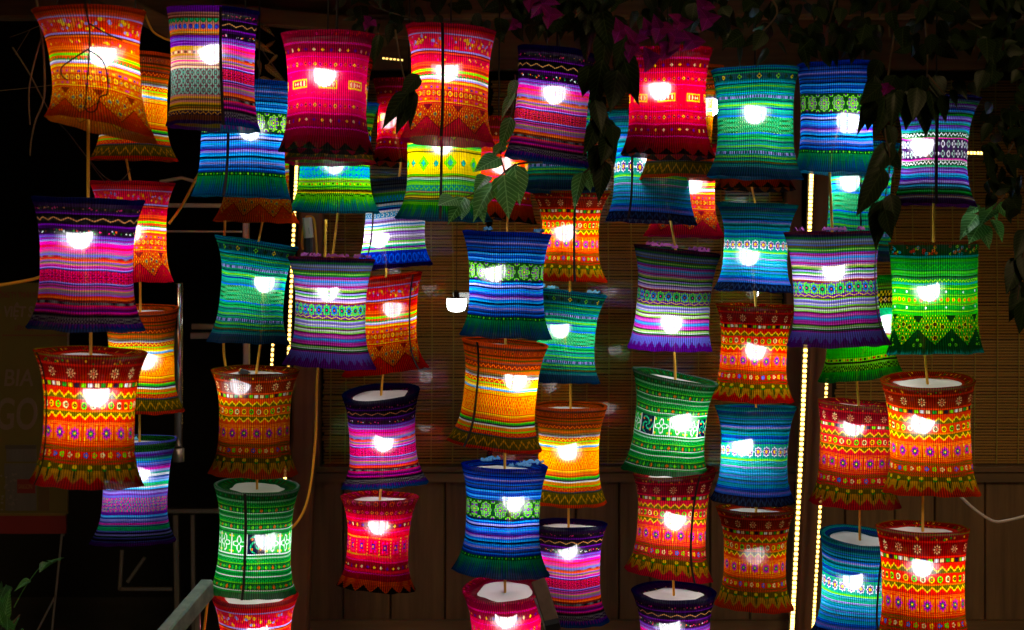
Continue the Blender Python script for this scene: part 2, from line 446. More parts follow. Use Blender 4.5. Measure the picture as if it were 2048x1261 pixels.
D['plum'] = [('s', 1.2, 'navy'), ('s', 1, 'dpur'), ('dots', .9, 'blk', ['tan', 'pink'], 70, .25), ('s', .6, 'dpur'), ('s', .3, 'pur'), ('zig', 2.6, 18, 'blk', 'tan', .13, None, .32), ('s', .4, 'pur'), ('s', .8, 'dpur'), ('dots', 1.1, 'blk', ['wht', 'org', 'grn', 'pink'], 110, .22), ('ss', 1.2, ['dpur', 'pur', 'lav']), ('ss', 1.4, ['pur', 'lil', 'mag']),
    ('ss', 3, ['mag', 'red', 'mag', 'pink', 'grey', 'lav']), ('check', .5, 130, 'grey', 'dred', 1), ('ss', 2.4, ['red', 'org', 'lav', 'grey', 'tan', 'mag', 'mag']), ('ss', .6, ['lil', 'dblue']), ('lace', 3.0, 44, 'mar', ['crim', 'pink', 'dpur'], .3), ('ss', .6, ['lil', 'dblue']),
    ('ss', 2.6, ['mag', 'mar', 'mag', 'tan', 'grey', 'grey', 'lav']), ('ss', 1.6, ['red', 'org', 'mar']), ('check', .6, 130, 'blk', 'grey', 1), ('ss', 2.6, ['red', 'mag', 'mar', 'pur', 'mag', 'dpur']), ('ss', .8, ['blk', 'grey']), ('check', 1.2, 100, 'grey', 'dpur', 3), ('tri', 1.2, 60, 'pur', 'dblue', True), ('s', .8, (.08, .3, .55))]
D['snow'] = [('ss', .9, ['dred', 'olive', 'dred']), ('dots', .9, 'dred', ['yel', 'gold', 'grn'], 50, .3), ('s', .4, 'red'), ('snow', 2.9, 14, 'dred', 'cream'), ('s', .4, 'red'), ('sq', 1.2, 44, 'dred', ['cream', 'grn', 'yel', 'navy', 'lime', 'wht'], .7), ('s', .5, 'red'),
    ('zig', 1.8, 26, 'red', 'yel', .25, 'olive'), ('s', .4, 'red'), ('ring', 1.9, 30, 'red', ['yel', 'lime', 'cream'], 'dgrn', .85, 'org'), ('s', .4, 'org'), ('zig', 1.8, 26, 'olive', 'yel', .25, 'red'), ('ss', .8, ['red', 'org']), ('hook', 4.0, 17, 'org', 'mag', 'pur'), ('ss', .9, ['red', 'org', 'red']),
    ('check', 1, 120, 'olive', 'dorg', 3), ('flower', 1.7, 34, 'red', ['cream', 'yel', 'blue', 'lime'], 'org', 5, .85), ('check', 1.2, 120, 'olive', 'red', 3), ('feather', 4.6, 20, 'olive', 'gold', 'red'), ('s', .8, 'red')]
D['gold'] = [('s', .8, 'dorg'), ('s', .6, 'brn'), ('dia', 1.5, 30, 'dorg', ['org'], 'brn', .9), ('ss', 2.4, ['brn', 'dorg', 'olive', 'dorg', 'brn']), ('zig', 1.2, 44, 'dred', 'org', .3), ('ss', 2, ['olive', 'org', 'dorg', 'olive']), ('ss', .7, ['dpur', 'wht']), ('zig', 1.2, 44, 'red', 'yel', .3), ('ss', 1.4, ['lime', 'org', 'yel']), ('ss', .8, ['wht', 'sky']), ('ss', 1.4, ['org', 'yel', 'dorg']),
    ('lace', 4.8, 34, (.93, .38, .02), ['gold', 'red', 'yel'], .35), ('ss', 2.4, ['org', 'yel', 'dorg', 'org', 'red']), ('ss', .8, ['lime', 'grn']), ('ss', .8, ['dpur', 'wht']), ('ss', 1.4, ['gold', 'org', 'lime']), ('zig', 1.2, 44, 'red', 'org', .35), ('ss', .7, ['slate', 'olive']), ('zig', 2.8, 26, 'olive', 'gold', .25, None, .7), ('s', .9, 'red')]
D['crimson'] = [('dots', 1.5, 'dcrim', ['pink', 'org'], 60, .2, True), ('s', 1.4, 'dcrim'), wavy('mag', 'crim'), ('s', .8, 'dcrim'), ('dia', 1.4, 30, 'dcrim', ['yel', 'pur', 'cream'], None, .8), ('s', .8, 'crim'), wavy('pink', 'crim'), ('s', .9, 'crim'), ('dia', 1.4, 48, 'crim', ['org', 'pink', 'yel', 'pink'], 'mar', .9), ('s', .9, 'crim'), ('s', .3, 'pink'),
    ('s', .6, 'crim'), ('dots', .5, 'crim', ['mag'], 60, .3), ('panel', 4.2, 8, 'crim', 'yel', 'red', 'cream'), ('dots', .5, 'crim', ['mag'], 60, .3), ('s', 1, 'crim'), ('s', .3, 'pink'), ('s', .8, 'crim'), ('dia', 1.4, 48, 'crim', ['org', 'pink', 'yel', 'pink'], 'mar', .9), ('s', .8, 'crim'), wavy('pink', 'crim'), ('s', .7, 'dcrim'), ('dia', 1.4, 30, 'dcrim', ['yel', 'cream', 'pur'], None, .8), ('s', .8, 'dcrim'), wavy('mag', 'dcrim'), ('s', 1.6, 'dcrim'), ('scal', 3.2, 16, 'dcrim', 'blk', (.6, .2, .15))]
D['crimson_cells'] = [('ring', 1.8, 30, 'dcrim', ['org', 'pink'], 'dcrim', .8), ('s', 1, 'dcrim'), ('dia', 1.4, 44, 'dcrim', ['org', 'pink', 'gold'], 'mar', .9), ('s', 1, 'crim'), wavy('pink', 'crim'), ('s', .7, 'crim'), ('dia', 1.5, 30, 'dcrim', ['yel', 'pur', 'cream'], None, .8), ('s', .6, 'crim'), wavy('pink', 'crim'), ('s', .8, 'crim'), ('s', .5, 'red'), ('cells', 6, 16, 'crim'), ('s', 1, 'crim'), wavy('pink', 'crim'), ('s', .8, 'dcrim'), ('dia', 1.4, 30, 'dcrim', ['yel', 'cream', 'pur'], None, .8), ('s', .9, 'crim'), wavy('mag', 'dcrim'), ('s', 1.6, 'dcrim'), ('scal', 3.4, 16, (.75, .12, .12), 'blk', 'org')]
_bl = ['dblue', 'blue', 'dblue', 'blue', 'lil', 'dblue', 'blue', 'slate', 'blue', 'navy', 'sky', 'blue', 'dblue', 'sky', 'blue']
_bl2 = ['sky', 'blue', 'lil', 'navy', 'blue', 'sky', 'blue', 'dblue', 'pur', 'lil', 'blue', 'sky', 'navy', 'sky', 'blue', 'lil', 'blue', 'navy', 'blue', 'dblue']
D['blue'] = [('s', .9, 'dblue'), ('ss', 7.2, _bl), ('s', .4, 'dgrn'), ('mandala', 4.6, 15, 'dgrn', 'lime', 'pur', 'yel'), ('s', .4, 'navy'), ('ss', 9.4, _bl2), ('dia', .8, 70, 'dgrn', ['lime', 'grn'], None, .8), ('grad', 4.2, (.02, .55, .25), (.05, .35, .6)), ('s', .6, (.06, .3, .5))]
D['seaflower'] = [('ss', 2.6, ['dteal', 'teal', 'dblue', 'dteal', 'teal']), ('ss', 6, ['blue', 'teal', 'aqua', 'dteal', 'blue', 'lil', 'teal', 'dteal', 'aqua', 'sea', 'blue', 'dblue', 'aqua', 'teal']), ('ss', .8, ['dblue', 'sea']), ('flower', 2.8, 24, 'teal', ['pur'], 'yel', 8, .85, 'wht'), ('ss', .8, ['sea', 'lime']), ('ss', 7, ['aqua', 'teal', 'sea', 'lil', 'teal', 'aqua', 'sky', 'teal', 'lav', 'aqua', 'dteal', 'blue', 'teal', 'aqua', 'blue', 'dblue']), ('ss', 1, ['lav', 'blue']), ('zig', 2, 40, 'navy', 'slate', .35)]
D['sea'] = [('ss', 1.6, ['dblue', 'teal', 'dteal', 'sea']), ('dia', 1.6, 26, 'dteal', ['lime', 'dgrn', 'yel', 'dgrn'], 'dgrn', .9), ('ss', 3.8, ['teal', 'aqua', 'dteal', 'sea', 'lime', 'teal', 'dteal', 'sea', 'sky', 'teal']), ('check', .7, 90, 'dteal', 'lil', 1), ('ss', 4, ['sea', 'dteal', 'sea', 'lime', 'sea', 'dblue', 'sea', 'teal', 'dteal']), ('s', .4, 'blue'), ('lace', 4, 60, (.05, .6, .3), ['sea', 'dgrn', 'cream'], .3, 3.5), ('s', .4, 'blue'), ('ss', 4, ['sea', 'grn', 'sea', 'dteal', 'sea', 'teal', 'lime', 'dteal', 'sea']), ('check', .7, 90, 'dteal', 'lil', 1), ('ss', 3.4, ['teal', 'lime', 'dteal', 'sea', 'olive', 'dteal', 'teal', 'slate']), ('zig', 1.4, 60, 'slate', 'dteal', .3), ('s', .7, (.1, .25, .4))]
_li = ['lav', 'lil', 'grey', 'lav', 'olive', 'grn', 'lime', 'grn', 'pur', 'mag', 'lil', 'sky', 'lav', 'lil', 'mag', 'pur', 'cream', 'lime', 'dpur', 'lil', 'grn', 'wht', 'pur', 'lil', 'wht']
_li2 = ['lil', 'lav', 'wht', 'lil', 'lime', 'dgrn', 'wht', 'lime', 'dpur', 'mag', 'mag', 'lav', 'sky', 'lav', 'mag', 'mag', 'dpur', 'lime', 'wht', 'grn', 'dpur', 'lav']
D['lilac'] = [('ss', 1.6, ['mar', 'dpur', 'navy', 'grn']), ('ss', 10, _li), ('ss', .6, ['dorg', 'dpur']), ('flower', 3, 28, 'pur', ['sea', 'blue'], 'dgrn', 8, 1.05, 'lime', 'pink'), ('zig', .8, 24, 'pur', 'yel', .3), ('ss', .6, ['olive', 'lime']), ('ss', 9, _li2), ('s', 1.0, 'lav'), ('tri', 1.8, 30, 'lav', 'pur', True), ('s', 1, 'pur')]
_fe = [('ss', .8, [(.02, .42, .13), (.06, .70, .18), 'wht']), ('zig', 1, 60, (.06, .70, .18), (.02, .42, .13), .3), ('ss', .7, [(.06, .70, .18), 'lime', (.02, .42, .13)]), ('dia', 1.3, 60, (.02, .42, .13), [(.06, .70, .18), 'lime', (.06, .70, .18), 'org'], None, 1.0), ('ss', .9, ['wht', (.06, .70, .18), (.06, .70, .18), (.02, .42, .13)])]
D['fern'] = [('ss', 1, [(.02, .42, .13), 'grey', (.02, .42, .13)]), ('dia', 1, 60, (.02, .42, .13), [(.06, .70, .18), 'olive'], None, .8)] + _fe + _fe + [('s', .3, (.02, .42, .13)), ('knots', 5.2, 13, (.12, .74, .14)), ('s', .3, 'wht')] + _fe + _fe + [('s', 1.2, (.02, .42, .13))]
D['whitelace'] = [('ss', 2, ['navy', 'dpur', 'slate', 'grn']), ('ss', 7, ['pur', 'lil', 'dpur', 'dblue', 'sky', 'dgrn', 'grn', 'lav', 'lil', 'pur', 'aqua', 'sea', 'pur', 'lav', 'sky', 'sea']), ('zig', 1.2, 50, 'dgrn', 'wht', .3), ('ss', .5, ['grn', 'mag']), ('flower', 2.5, 36, 'dpur', [(.8, .82, .8), (.6, .75, .65)], 'dpur', 4, 1.0, 'dpur', 'grey'), ('flower', 2.5, 36, 'dpur', [(.6, .75, .65), (.8, .82, .8)], 'dpur', 4, 1.0, 'dpur', 'grey'), ('ss', .5, ['mag', 'wht']), ('zig', 1.2, 50, 'dgrn', 'wht', .3), ('ss', 9, ['sea', 'pur', 'lav', 'pur', 'sky', 'aqua', 'dblue', 'pur', 'lil', 'dpur', 'aqua', 'blk', 'dgrn', 'grn', 'dgrn', 'dpur', 'tan', 'dpur']), ('s', 1, 'dpur')]
D['lattice'] = [('s', 1.4, 'pur'), ('ss', 1.6, [(.80, .50, .46), 'brn', (.80, .50, .46), 'brn']), ('arch', 1.2, 44, (.80, .50, .46), 'grn', 'sea'), ('ring', 1.6, 40, (.80, .50, .46), ['blue', 'pur'], 'blue', .8), ('ss', 1.4, ['org', 'gold', 'brn']), ('ss', 2.6, ['pur', 'lav', 'pur', 'pur']), ('s', 1, 'gold'), ('sq', .9, 50, (.80, .50, .46), ['brn', 'cream'], .6), ('ss', 3.4, ['gold', (.80, .50, .46), 'cream', 'pink', 'cream', (.80, .50, .46), 'cream']), ('ring', 2, 44, (.42, .22, .26), [(.5, .66, .58)], (.42, .22, .26), 1.0, (.3, .6, .5)), ('ring', 2, 44, (.42, .22, .26), [(.5, .66, .58)], (.42, .22, .26), 1.0, (.3, .6, .5)), ('ring', 2, 44, (.42, .22, .26), [(.5, .66, .58)], (.42, .22, .26), 1.0, (.3, .6, .5)), ('ss', 3.6, [(.80, .50, .46), 'gold', 'brn', (.80, .50, .46), 'gold', 'olive', 'brn', 'gold']), ('zig', 1, 50, 'dpur', 'gold', .3), ('s', 1.2, 'brn'), ('s', .8, 'dpur')]
D['limelat'] = [('ss', 2, ['aqua', 'blue', 'dteal']), ('ss', 3, ['lime', 'grn', 'yel', 'grn', 'lime']), ('dia', 2, 36, 'grn', ['yel', 'teal'], 'dgrn', .9), ('ss', 3, ['lime', 'yel', 'grn', 'lime']), ('ss', 1, ['yel', 'olive']), ('dia', 6, 16, 'yel', ['lime', 'yel'], 'teal', 1.05), ('ss', 3, ['lime', 'olive', 'wht', 'grn', 'lime', 'lime']), ('zig', 1.6, 40, 'teal', 'lime', .25), ('ss', 3.6, ['tan', 'lime', 'yel', 'olive', 'grn', 'lime']), ('grad', 3.4, (.3, .75, .1), (.03, .45, .6)), ('s', .6, (.05, .35, .55))]
D['limeblue'] = [('ss', 2.6, ['blue', 'aqua', 'teal']), ('ss', 4, ['lime', 'olive', 'lime', 'grn', 'yel', 'grn']), ('zig', 1.6, 30, 'blk', 'yel', .3), ('ss', 3, ['blue', 'aqua', 'sky', 'teal']), ('ss', 4, ['lime', 'grn', 'yel', 'olive', 'lime', 'grn']), ('dia', .8, 60, 'dgrn', ['lime'], None, .8), ('lace', 3, 30, 'blue', ['sea', 'sea'], .2, 1), ('ss', 1, ['lime', 'olive']), ('sq', 1, 50, 'lime', ['dgrn', 'red', 'yel'], .4), ('ss', 1.8, ['grn', 'lime', 'blk', 'yel']), ('check', .8, 100, 'lime', 'dgrn', 2), ('grad', 3.6, (.45, .85, .1), (.02, .5, .6)), ('s', .6, 'dteal')]
D['violet'] = [('s', .6, 'lav'), ('lace', 2.2, 60, 'blk', ['grn', 'dgrn'], .3), ('ss', 4, ['lav', 'pur', 'slate', 'teal', 'blue', 'lav']), ('ss', 2, ['pur', 'mag', 'lil']), ('ss', 3, ['teal', 'wht', 'dblue', 'lil', 'sky']), ('s', .9, 'sea'), ('ss', 2.6, ['wht', 'sky', 'dpur', 'lil', 'pur']), ('s', .6, 'lav'), ('lace', 4, 36, 'pur', ['pink', 'sea', 'lil'], .3), ('s', .8, 'pur'), ('ss', 3, ['sky', 'dblue', 'lil', 'lav', 'mag', 'slate']), ('s', 1, 'sea'), ('ss', 3, ['lav', 'dpur', 'lil', 'dgrn', 'lav', 'blk', 'lav']), ('s', .8, 'pur')]
D['paleblue'] = [('ss', 4, ['slate', (.3, .32, .36), 'navy', (.35, .38, .42), 'slate', 'grey']), ('ss', 1, ['lime', 'grn']), ('check', 1.6, 60, 'sky', 'sea', 2), ('ss', 3, ['navy', 'wht', 'aqua', 'dblue', 'wht']), ('ring', 1.4, 40, 'aqua', ['wht'], 'aqua', .8), ('ss', 5, ['wht', 'lil', 'pur', 'wht', 'sky', 'wht', 'lime', 'wht', 'pur', 'lil']), ('ss', 3.6, ['wht', 'grey', 'pur', 'lime', 'wht', 'sea', 'pur']), ('ss', 1, ['lime', 'dblue']), ('ring', 3, 34, 'dblue', ['blue'], 'dblue', .85), ('s', 1, 'navy')]
D['limecheck'] = [('s', 1.4, 'grn'), ('ss', 2, ['lime', 'olive', 'lime', 'dgrn']), ('check', 1.4, 50, 'dgrn', 'yel', 2), ('dia', 2, 40, 'blk', ['cream', 'yel'], 'dred', .9), ('check', 1.2, 60, 'dgrn', 'lime', 2), ('s', 3, 'sea'), ('ss', 3, ['grn', 'lime', 'grn']), ('ss', 3, ['wht', 'tan', 'lime', 'grn', 'olive']), ('s', 3, (.1, .8, .1)), ('sq', 1, 50, 'lime', ['dgrn', 'yel', 'red'], .5), ('ss', 1, ['blk', 'lime']), ('check', 1.4, 90, 'lime', 'dgrn', 3), ('grad', 2.6, (.1, .75, .1), (.03, .5, .2))]

def paint(rows):
    img = np.zeros((TH, TW, 3), np.float32)
    tot = sum(r[1] for r in rows); acc = 0
    for r in rows:
        y0 = int(round(acc / tot * TH)); acc += r[1]; y1 = int(round(acc / tot * TH))
        if y1 > y0: KIND[r[0]](img[y0:y1], *r[2:])
    return img

IMG = {k: paint(v) for k, v in D.items()}
two = IMG['lattice'].copy(); k = int(TW * .556); two[:, k:] = IMG['plum'][:, k:]; IMG['twocloth'] = two

M_CLOTH = {}
for name, img in IMG.items():
    a = img.copy()
    a *= (1 + .16 * (rng.random((TH, 1, 1)) - .5)) * (1 + .12 * (rng.random((TH, TW, 1)) - .5))      # uneven yarn
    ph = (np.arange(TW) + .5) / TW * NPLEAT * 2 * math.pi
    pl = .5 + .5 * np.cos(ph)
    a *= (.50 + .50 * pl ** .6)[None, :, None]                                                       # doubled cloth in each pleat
    thin = np.clip(np.interp(np.arange(TW), np.linspace(0, TW, NPLEAT * 2), rng.normal(.62, .34, NPLEAT * 2)), .05, 1.4)                                               # weave more open in some pleats
    px = np.ones((TH, TW, 4), np.float32)
    px[..., :3] = np.clip(a, 0, 1); px[..., 3] = np.clip((.25 + .75 * pl) * thin, 0, 1)[None, :]
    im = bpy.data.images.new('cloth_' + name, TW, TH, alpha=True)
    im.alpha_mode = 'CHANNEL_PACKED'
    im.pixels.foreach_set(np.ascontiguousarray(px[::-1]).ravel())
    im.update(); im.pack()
    m, nt, out = new_mat('pleated_cloth_' + name)
    uv = nt.nodes.new('ShaderNodeUVMap'); tx = nt.nodes.new('ShaderNodeTexImage'); tx.image = im; tx.extension = 'REPEAT'
    nt.links.new(uv.outputs[0], tx.inputs[0])
    gm = nt.nodes.new('ShaderNodeGamma'); gm.inputs[1].default_value = 1.05
    nt.links.new(tx.outputs[0], gm.inputs[0])
    d = nt.nodes.new('ShaderNodeBsdfDiffuse'); t = nt.nodes.new('ShaderNodeBsdfTranslucent'); tr = nt.nodes.new('ShaderNodeBsdfTransparent')
    oi = nt.nodes.new('ShaderNodeObjectInfo'); hs = nt.nodes.new('ShaderNodeHueSaturation'); hs.inputs['Saturation'].default_value = 1.12
    mh = nt.nodes.new('ShaderNodeMapRange'); mh.inputs[3].default_value = .490; mh.inputs[4].default_value = .512
    mv = nt.nodes.new('ShaderNodeMath'); mv.operation = 'MULTIPLY'; mv.inputs[1].default_value = 7.31
    mf = nt.nodes.new('ShaderNodeMath'); mf.operation = 'FRACT'
    mr = nt.nodes.new('ShaderNodeMapRange'); mr.inputs[3].default_value = .84; mr.inputs[4].default_value = 1.1
    nt.links.new(oi.outputs['Random'], mh.inputs[0]); nt.links.new(oi.outputs['Random'], mv.inputs[0]); nt.links.new(mv.outputs[0], mf.inputs[0]); nt.links.new(mf.outputs[0], mr.inputs[0])
    nt.links.new(mh.outputs[0], hs.inputs['Hue']); nt.links.new(mr.outputs[0], hs.inputs['Value']); nt.links.new(gm.outputs[0], hs.inputs['Color'])
    # cloth is unevenly thick and a little grubby
    tc = nt.nodes.new('ShaderNodeTexCoord'); nz = nt.nodes.new('ShaderNodeTexNoise'); nz.inputs['Scale'].default_value = 14; nz.inputs['Detail'].default_value = 5
    mz = nt.nodes.new('ShaderNodeMapRange'); mz.inputs[1].default_value = .3; mz.inputs[2].default_value = .7; mz.inputs[3].default_value = .80; mz.inputs[4].default_value = 1.06
    cm = nt.nodes.new('ShaderNodeMixRGB'); cm.blend_type = 'MULTIPLY'; cm.inputs[0].default_value = 1
    nt.links.new(tc.outputs['Object'], nz.inputs[0]); nt.links.new(nz.outputs[0], mz.inputs[0]); nt.links.new(hs.outputs[0], cm.inputs[1]); nt.links.new(mz.outputs[0], cm.inputs[2])
    ge = nt.nodes.new('ShaderNodeNewGeometry'); ln = nt.nodes.new('ShaderNodeMixRGB'); lg_ = nt.nodes.new('ShaderNodeGamma'); lg_.inputs[1].default_value = .45; nt.links.new(cm.outputs[0], lg_.inputs[0]); nt.links.new(lg_.outputs[0], ln.inputs[2])  # inner face lightened, added to spread the bulb's light evenly
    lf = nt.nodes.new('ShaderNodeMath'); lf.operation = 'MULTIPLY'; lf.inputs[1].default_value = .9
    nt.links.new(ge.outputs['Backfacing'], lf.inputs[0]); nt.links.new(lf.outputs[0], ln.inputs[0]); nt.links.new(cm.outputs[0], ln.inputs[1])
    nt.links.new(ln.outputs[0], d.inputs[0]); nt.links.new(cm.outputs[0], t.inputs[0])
    m1 = nt.nodes.new('ShaderNodeMixShader'); m1.inputs[0].default_value = .70
    nt.links.new(d.outputs[0], m1.inputs[1]); nt.links.new(t.outputs[0], m1.inputs[2])
    mt = nt.nodes.new('ShaderNodeMath'); mt.operation = 'MULTIPLY_ADD'; mt.inputs[1].default_value = .056; mt.inputs[2].default_value = .004
    nt.links.new(tx.outputs[1], mt.inputs[0])
    rf_ = nt.nodes.new('ShaderNodeBsdfRefraction'); rf_.inputs['Roughness'].default_value = .55; rf_.inputs['IOR'].default_value = 1.3
    rf_.inputs['Color'].default_value = (.95, .95, .95, 1)
    mq = nt.nodes.new('ShaderNodeMath'); mq.operation = 'MULTIPLY_ADD'; mq.inputs[1].default_value = .022; mq.inputs[2].default_value = .008
    nt.links.new(tx.outputs[1], mq.inputs[0])
    m3 = nt.nodes.new('ShaderNodeMixShader'); nt.links.new(mq.outputs[0], m3.inputs[0]); nt.links.new(m1.outputs[0], m3.inputs[1]); nt.links.new(rf_.outputs[0], m3.inputs[2])
    m2 = nt.nodes.new('ShaderNodeMixShader'); nt.links.new(mt.outputs[0], m2.inputs[0])
    nt.links.new(m3.outputs[0], m2.inputs[1]); nt.links.new(tr.outputs[0], m2.inputs[2]); nt.links.new(m2.outputs[0], out.inputs[0])
    M_CLOTH[name] = m

# ------------------------------------------------------------------ the setting
WY = 6.95                                           # face of the shop wall
def wx(x): return at(x, 0, WY).x
def wz(y): return at(0, y, WY).z

obj('ground', ([Vector(v) for v in ((-60, -20, 0), (60, -20, 0), (60, 80, 0), (-60, 80, 0))], [(0, 1, 2, 3)]), M_GROUND, kind='structure')
bw = thing('back_wall', 'unlit dark wall at the back of the open shop', 'wall')
obj('wall_panel', box(-6, 6, 9.3, 9.4, 0, 4), M_DARK, bw)
rf = thing('porch_roof', 'dark board roof over the hanging lanterns', 'roof')
for i in range(24):
    x0 = -3.6 + i * .3
    obj('roof_board', box(x0, x0 + .292, 4.6, 9.3, 2.98 + .004 * (i % 3), 3.01 + .004 * (i % 3)), M_WOOD, rf)

pg = thing('pergola', 'dark timber beams the lanterns and vines hang from', 'pergola')
for Y, z, w in ((4.2, 2.62, .07), (5.0, 2.66, .08), (5.7, 2.66, .08), (6.3, 2.53, .09)):
    obj('beam', beam((-3.4, Y, z), (3.4, Y, z + .01), w, w * 1.2), M_WOODX, pg)
for x in (-2.6, -1.3, 0.1, 1.5, 2.8):
    obj('rafter', beam((x, 4.0, 2.76), (x, 6.9, 2.8), .07, .09), M_WOOD, pg)
obj('brace', beam(at(190, -20, 5.9), at(345, 62, 5.9), .05, .06), M_WOODX, pg)
obj('brace', beam(at(440, 25, 6.2), at(830, 62, 6.2), .055, .06), M_WOODX, pg)

wl_ = thing('timber_wall', 'dark timber shop wall of upright planks under a long window', 'wall')
edges = [600, 686, 781, 890, 965, 1040, 1152, 1238, 1300, 1420, 1500, 1590, 1690, 1790, 1870, 1970, 2070, 2170]
for i in range(len(edges) - 1):
    j = RND.uniform(-.004, .004)
    obj('plank', bevbox(wx(edges[i]) + .0025, wx(edges[i + 1]) - .0025, WY + j, WY + .03, wz(1420), wz(964), .003), M_WOOD, wl_)
obj('wall_backing', box(wx(598), wx(2200), WY + .035, WY + .06, .0, wz(964)), M_DARK, wl_)
obj('sill_beam', box(wx(598), wx(2200), WY - .03, WY + .06, wz(963), wz(946)), M_WOODX, wl_)
obj('sill_beam', box(wx(598), wx(2200), WY - .012, WY + .06, wz(944), wz(934)), M_WOODX, wl_)
obj('bottom_rail', box(wx(598), wx(2200), WY - .04, WY - .006, wz(1290), wz(1238)), M_WOODX, wl_)
obj('lintel', box(wx(598), wx(2200), WY - .02, WY + .06, wz(140), wz(40)), M_WOODX, wl_)
for x0, x1 in ((598, 640), (1572, 1602), (1640, 1662)):
    obj('jamb', box(wx(x0), wx(x1), WY - .018, WY + .06, wz(933), wz(141)), M_POST, wl_)
obj('upper_board', box(wx(598), wx(2200), WY, WY + .05, wz(39), wz(-160)), M_DARK, wl_)

def lean_post(xt, xb, w, Y, label):
    p = thing('wooden_post', label, 'post', at(xb, 1500, Y))
    obj('shaft', shift(beam(at(xt, -60, Y), at(xb, 1600, Y), w, .09, up=(0, 1, 0)), p.location), M_POST, p)
    return p
lean_post(640, 583, .085, 6.8, 'red brown post carrying the warm light strip beside the dark doorway')
lean_post(1664, 1596, .075, 6.8, 'brown post between the window and the two long light strips')

win = thing('shop_window', 'long reflecting shop window in front of bamboo blinds', 'window')
obj('pane', box(wx(641), wx(1571), WY + .012, WY + .016, wz(933), wz(141)), M_GLASS, win)
obj('pane', box(wx(1663), wx(2200), WY + .012, WY + .016, wz(933), wz(141)), M_GLASS, win)

def blind(x0, x1, y0, y1, label, strings):
    Yb = WY + .09
    b = thing('bamboo_blind', label, 'blind', at((x0 + x1) / 2, y0, Yb), group='bamboo blinds behind the window')
    X0, X1 = at(x0, 0, Yb).x, at(x1, 0, Yb).x; z1, z0 = at(0, y0, Yb).z, at(0, y1, Yb).z
    g = []; z = z0; pitch = .0107
    while z < z1:
        h = RND.uniform(.0074, .0088); dy = RND.uniform(-.0015, .0015); t = RND.uniform(-.0012, .0012)
        xm = RND.uniform(X0, X1); sag = RND.uniform(-.0012, .0012)
        vs_ = []
        for x, s in ((X0 + RND.uniform(0, .01), t), (xm, sag), (X1 - RND.uniform(0, .01), -t)):
            vs_ += [Vector((x, Yb + dy + .003, z + s)), Vector((x, Yb + dy, z + h / 2 + s)), Vector((x, Yb + dy + .003, z + h + s))]
        g.append((vs_, [(0, 3, 4, 1), (1, 4, 5, 2), (3, 6, 7, 4), (4, 7, 8, 5)]))
        z += pitch
    obj('slat', shift(join(*g), b.location), M_BLIND, b, kind='stuff')
    obj('bottom_rail', shift(box(X0, X1, Yb - .008, Yb + .01, z0 - .02, z0 - .002), b.location), M_WOODX, b)
    for s in strings:
        xs = at(s, 0, Yb - .004).x
        obj('string', shift(tube(smooth_path([(xs + .004 * math.sin(k), Yb - .004, z0 + (z1 - z0) * k / 5) for k in range(6)], 3), .0021, 5), b.location), M_STRING, b)
blind(644, 975, 160, 928, 'bamboo blind behind the stand-in bulb and the stack of purple and crimson lanterns', (660, 690, 727, 800, 862, 905, 955))
blind(982, 1568, 160, 928, 'wide bamboo blind behind the lilac striped and green fern lanterns', (1000, 1030, 1082, 1100, 1172, 1216, 1262, 1305, 1352, 1395, 1442, 1500, 1540))
blind(1668, 2150, 160, 928, 'dim bamboo blind behind the green zigzag lantern', (1690, 1740, 1790, 1825, 1862, 1905, 1948, 1993, 2036, 2080))

# ------------------------------------------------------------------ LED strips
M_TAPE = principled('strip_sleeve', (.75, .6, .3), .35)
def led_strip(p0, p1, label, n, r=.006, s=LED, bend=None, group='light strips on the posts'):
    p0, p1 = Vector(p0), Vector(p1)
    t = thing('led_strip', label, 'light strip', p1, group)
    path = [p0, p0.lerp(p1, .5) + Vector(bend or (0, 0, 0)), p1]
    pts = smooth_path(path, 12)
    obj('shield_tape', shift(join(*[beam(pts[k] + Vector((0, r * .35, 0)), pts[k + 1] + Vector((0, r * .35, 0)), r * 2.8, r * .5, up=(0, 1, 0)) for k in range(len(pts) - 1)]), p1), M_BLACKPL, t)  # opaque strip added behind the diodes to keep their light off the post
    obj('sleeve', shift(tube([q - Vector((0, r * .3, 0)) for q in pts], r * .75, 6), p1), M_TAPE, t)
    g = []
    L = len(pts) - 1
    for k in range(n):
        u = (k + .5) / n * L; i = min(int(u), L - 1); q = pts[i].lerp(pts[i + 1], u - i)
        a = (p1 - p0).normalized(); le = (p1 - p0).length / n * .3
        g.append(beam(q - a * le + Vector((0, -r * .9, 0)), q + a * le + Vector((0, -r * .9, 0)), r * 1.5, r * .9, up=(0, 1, 0)))
    obj('diode', shift(join(*g), p1), emitter('warm_diode', (1, .60, .14), s), t, kind='stuff')
led_strip(at(594, 320, 6.6), at(569, 1010, 6.6), 'warm light strip running down the red brown post beside the doorway', 78, bend=(-.004, 0, 0))
led_strip(at(548, 650, 6.75), at(541, 780, 6.75), 'short warm light strip seen between the teal and the red snowflake lanterns', 14, r=.005)
led_strip(at(1623, 330, 6.6), at(1582, 1290, 6.6), 'long bright light strip on the post beside the teal and red lantern stack', 105, r=.0078, s=LED * 1.15, bend=(.006, 0, 0))
led_strip(at(1666, 470, 6.66), at(1624, 1290, 6.66), 'thinner light strip running behind the green and red lanterns', 95, r=.0056, bend=(.004, 0, 0))
led_strip(at(1926, 306, 6.5), at(1964, 307, 6.5), 'short glowing strip on the ledge beside the white lace lantern', 6, r=.006)
led_strip(at(765, 117, 6.7), at(806, 121, 6.7), 'tiny glowing strip under the roof beside the orange zigzag lantern', 6, r=.004, s=LED * .4)

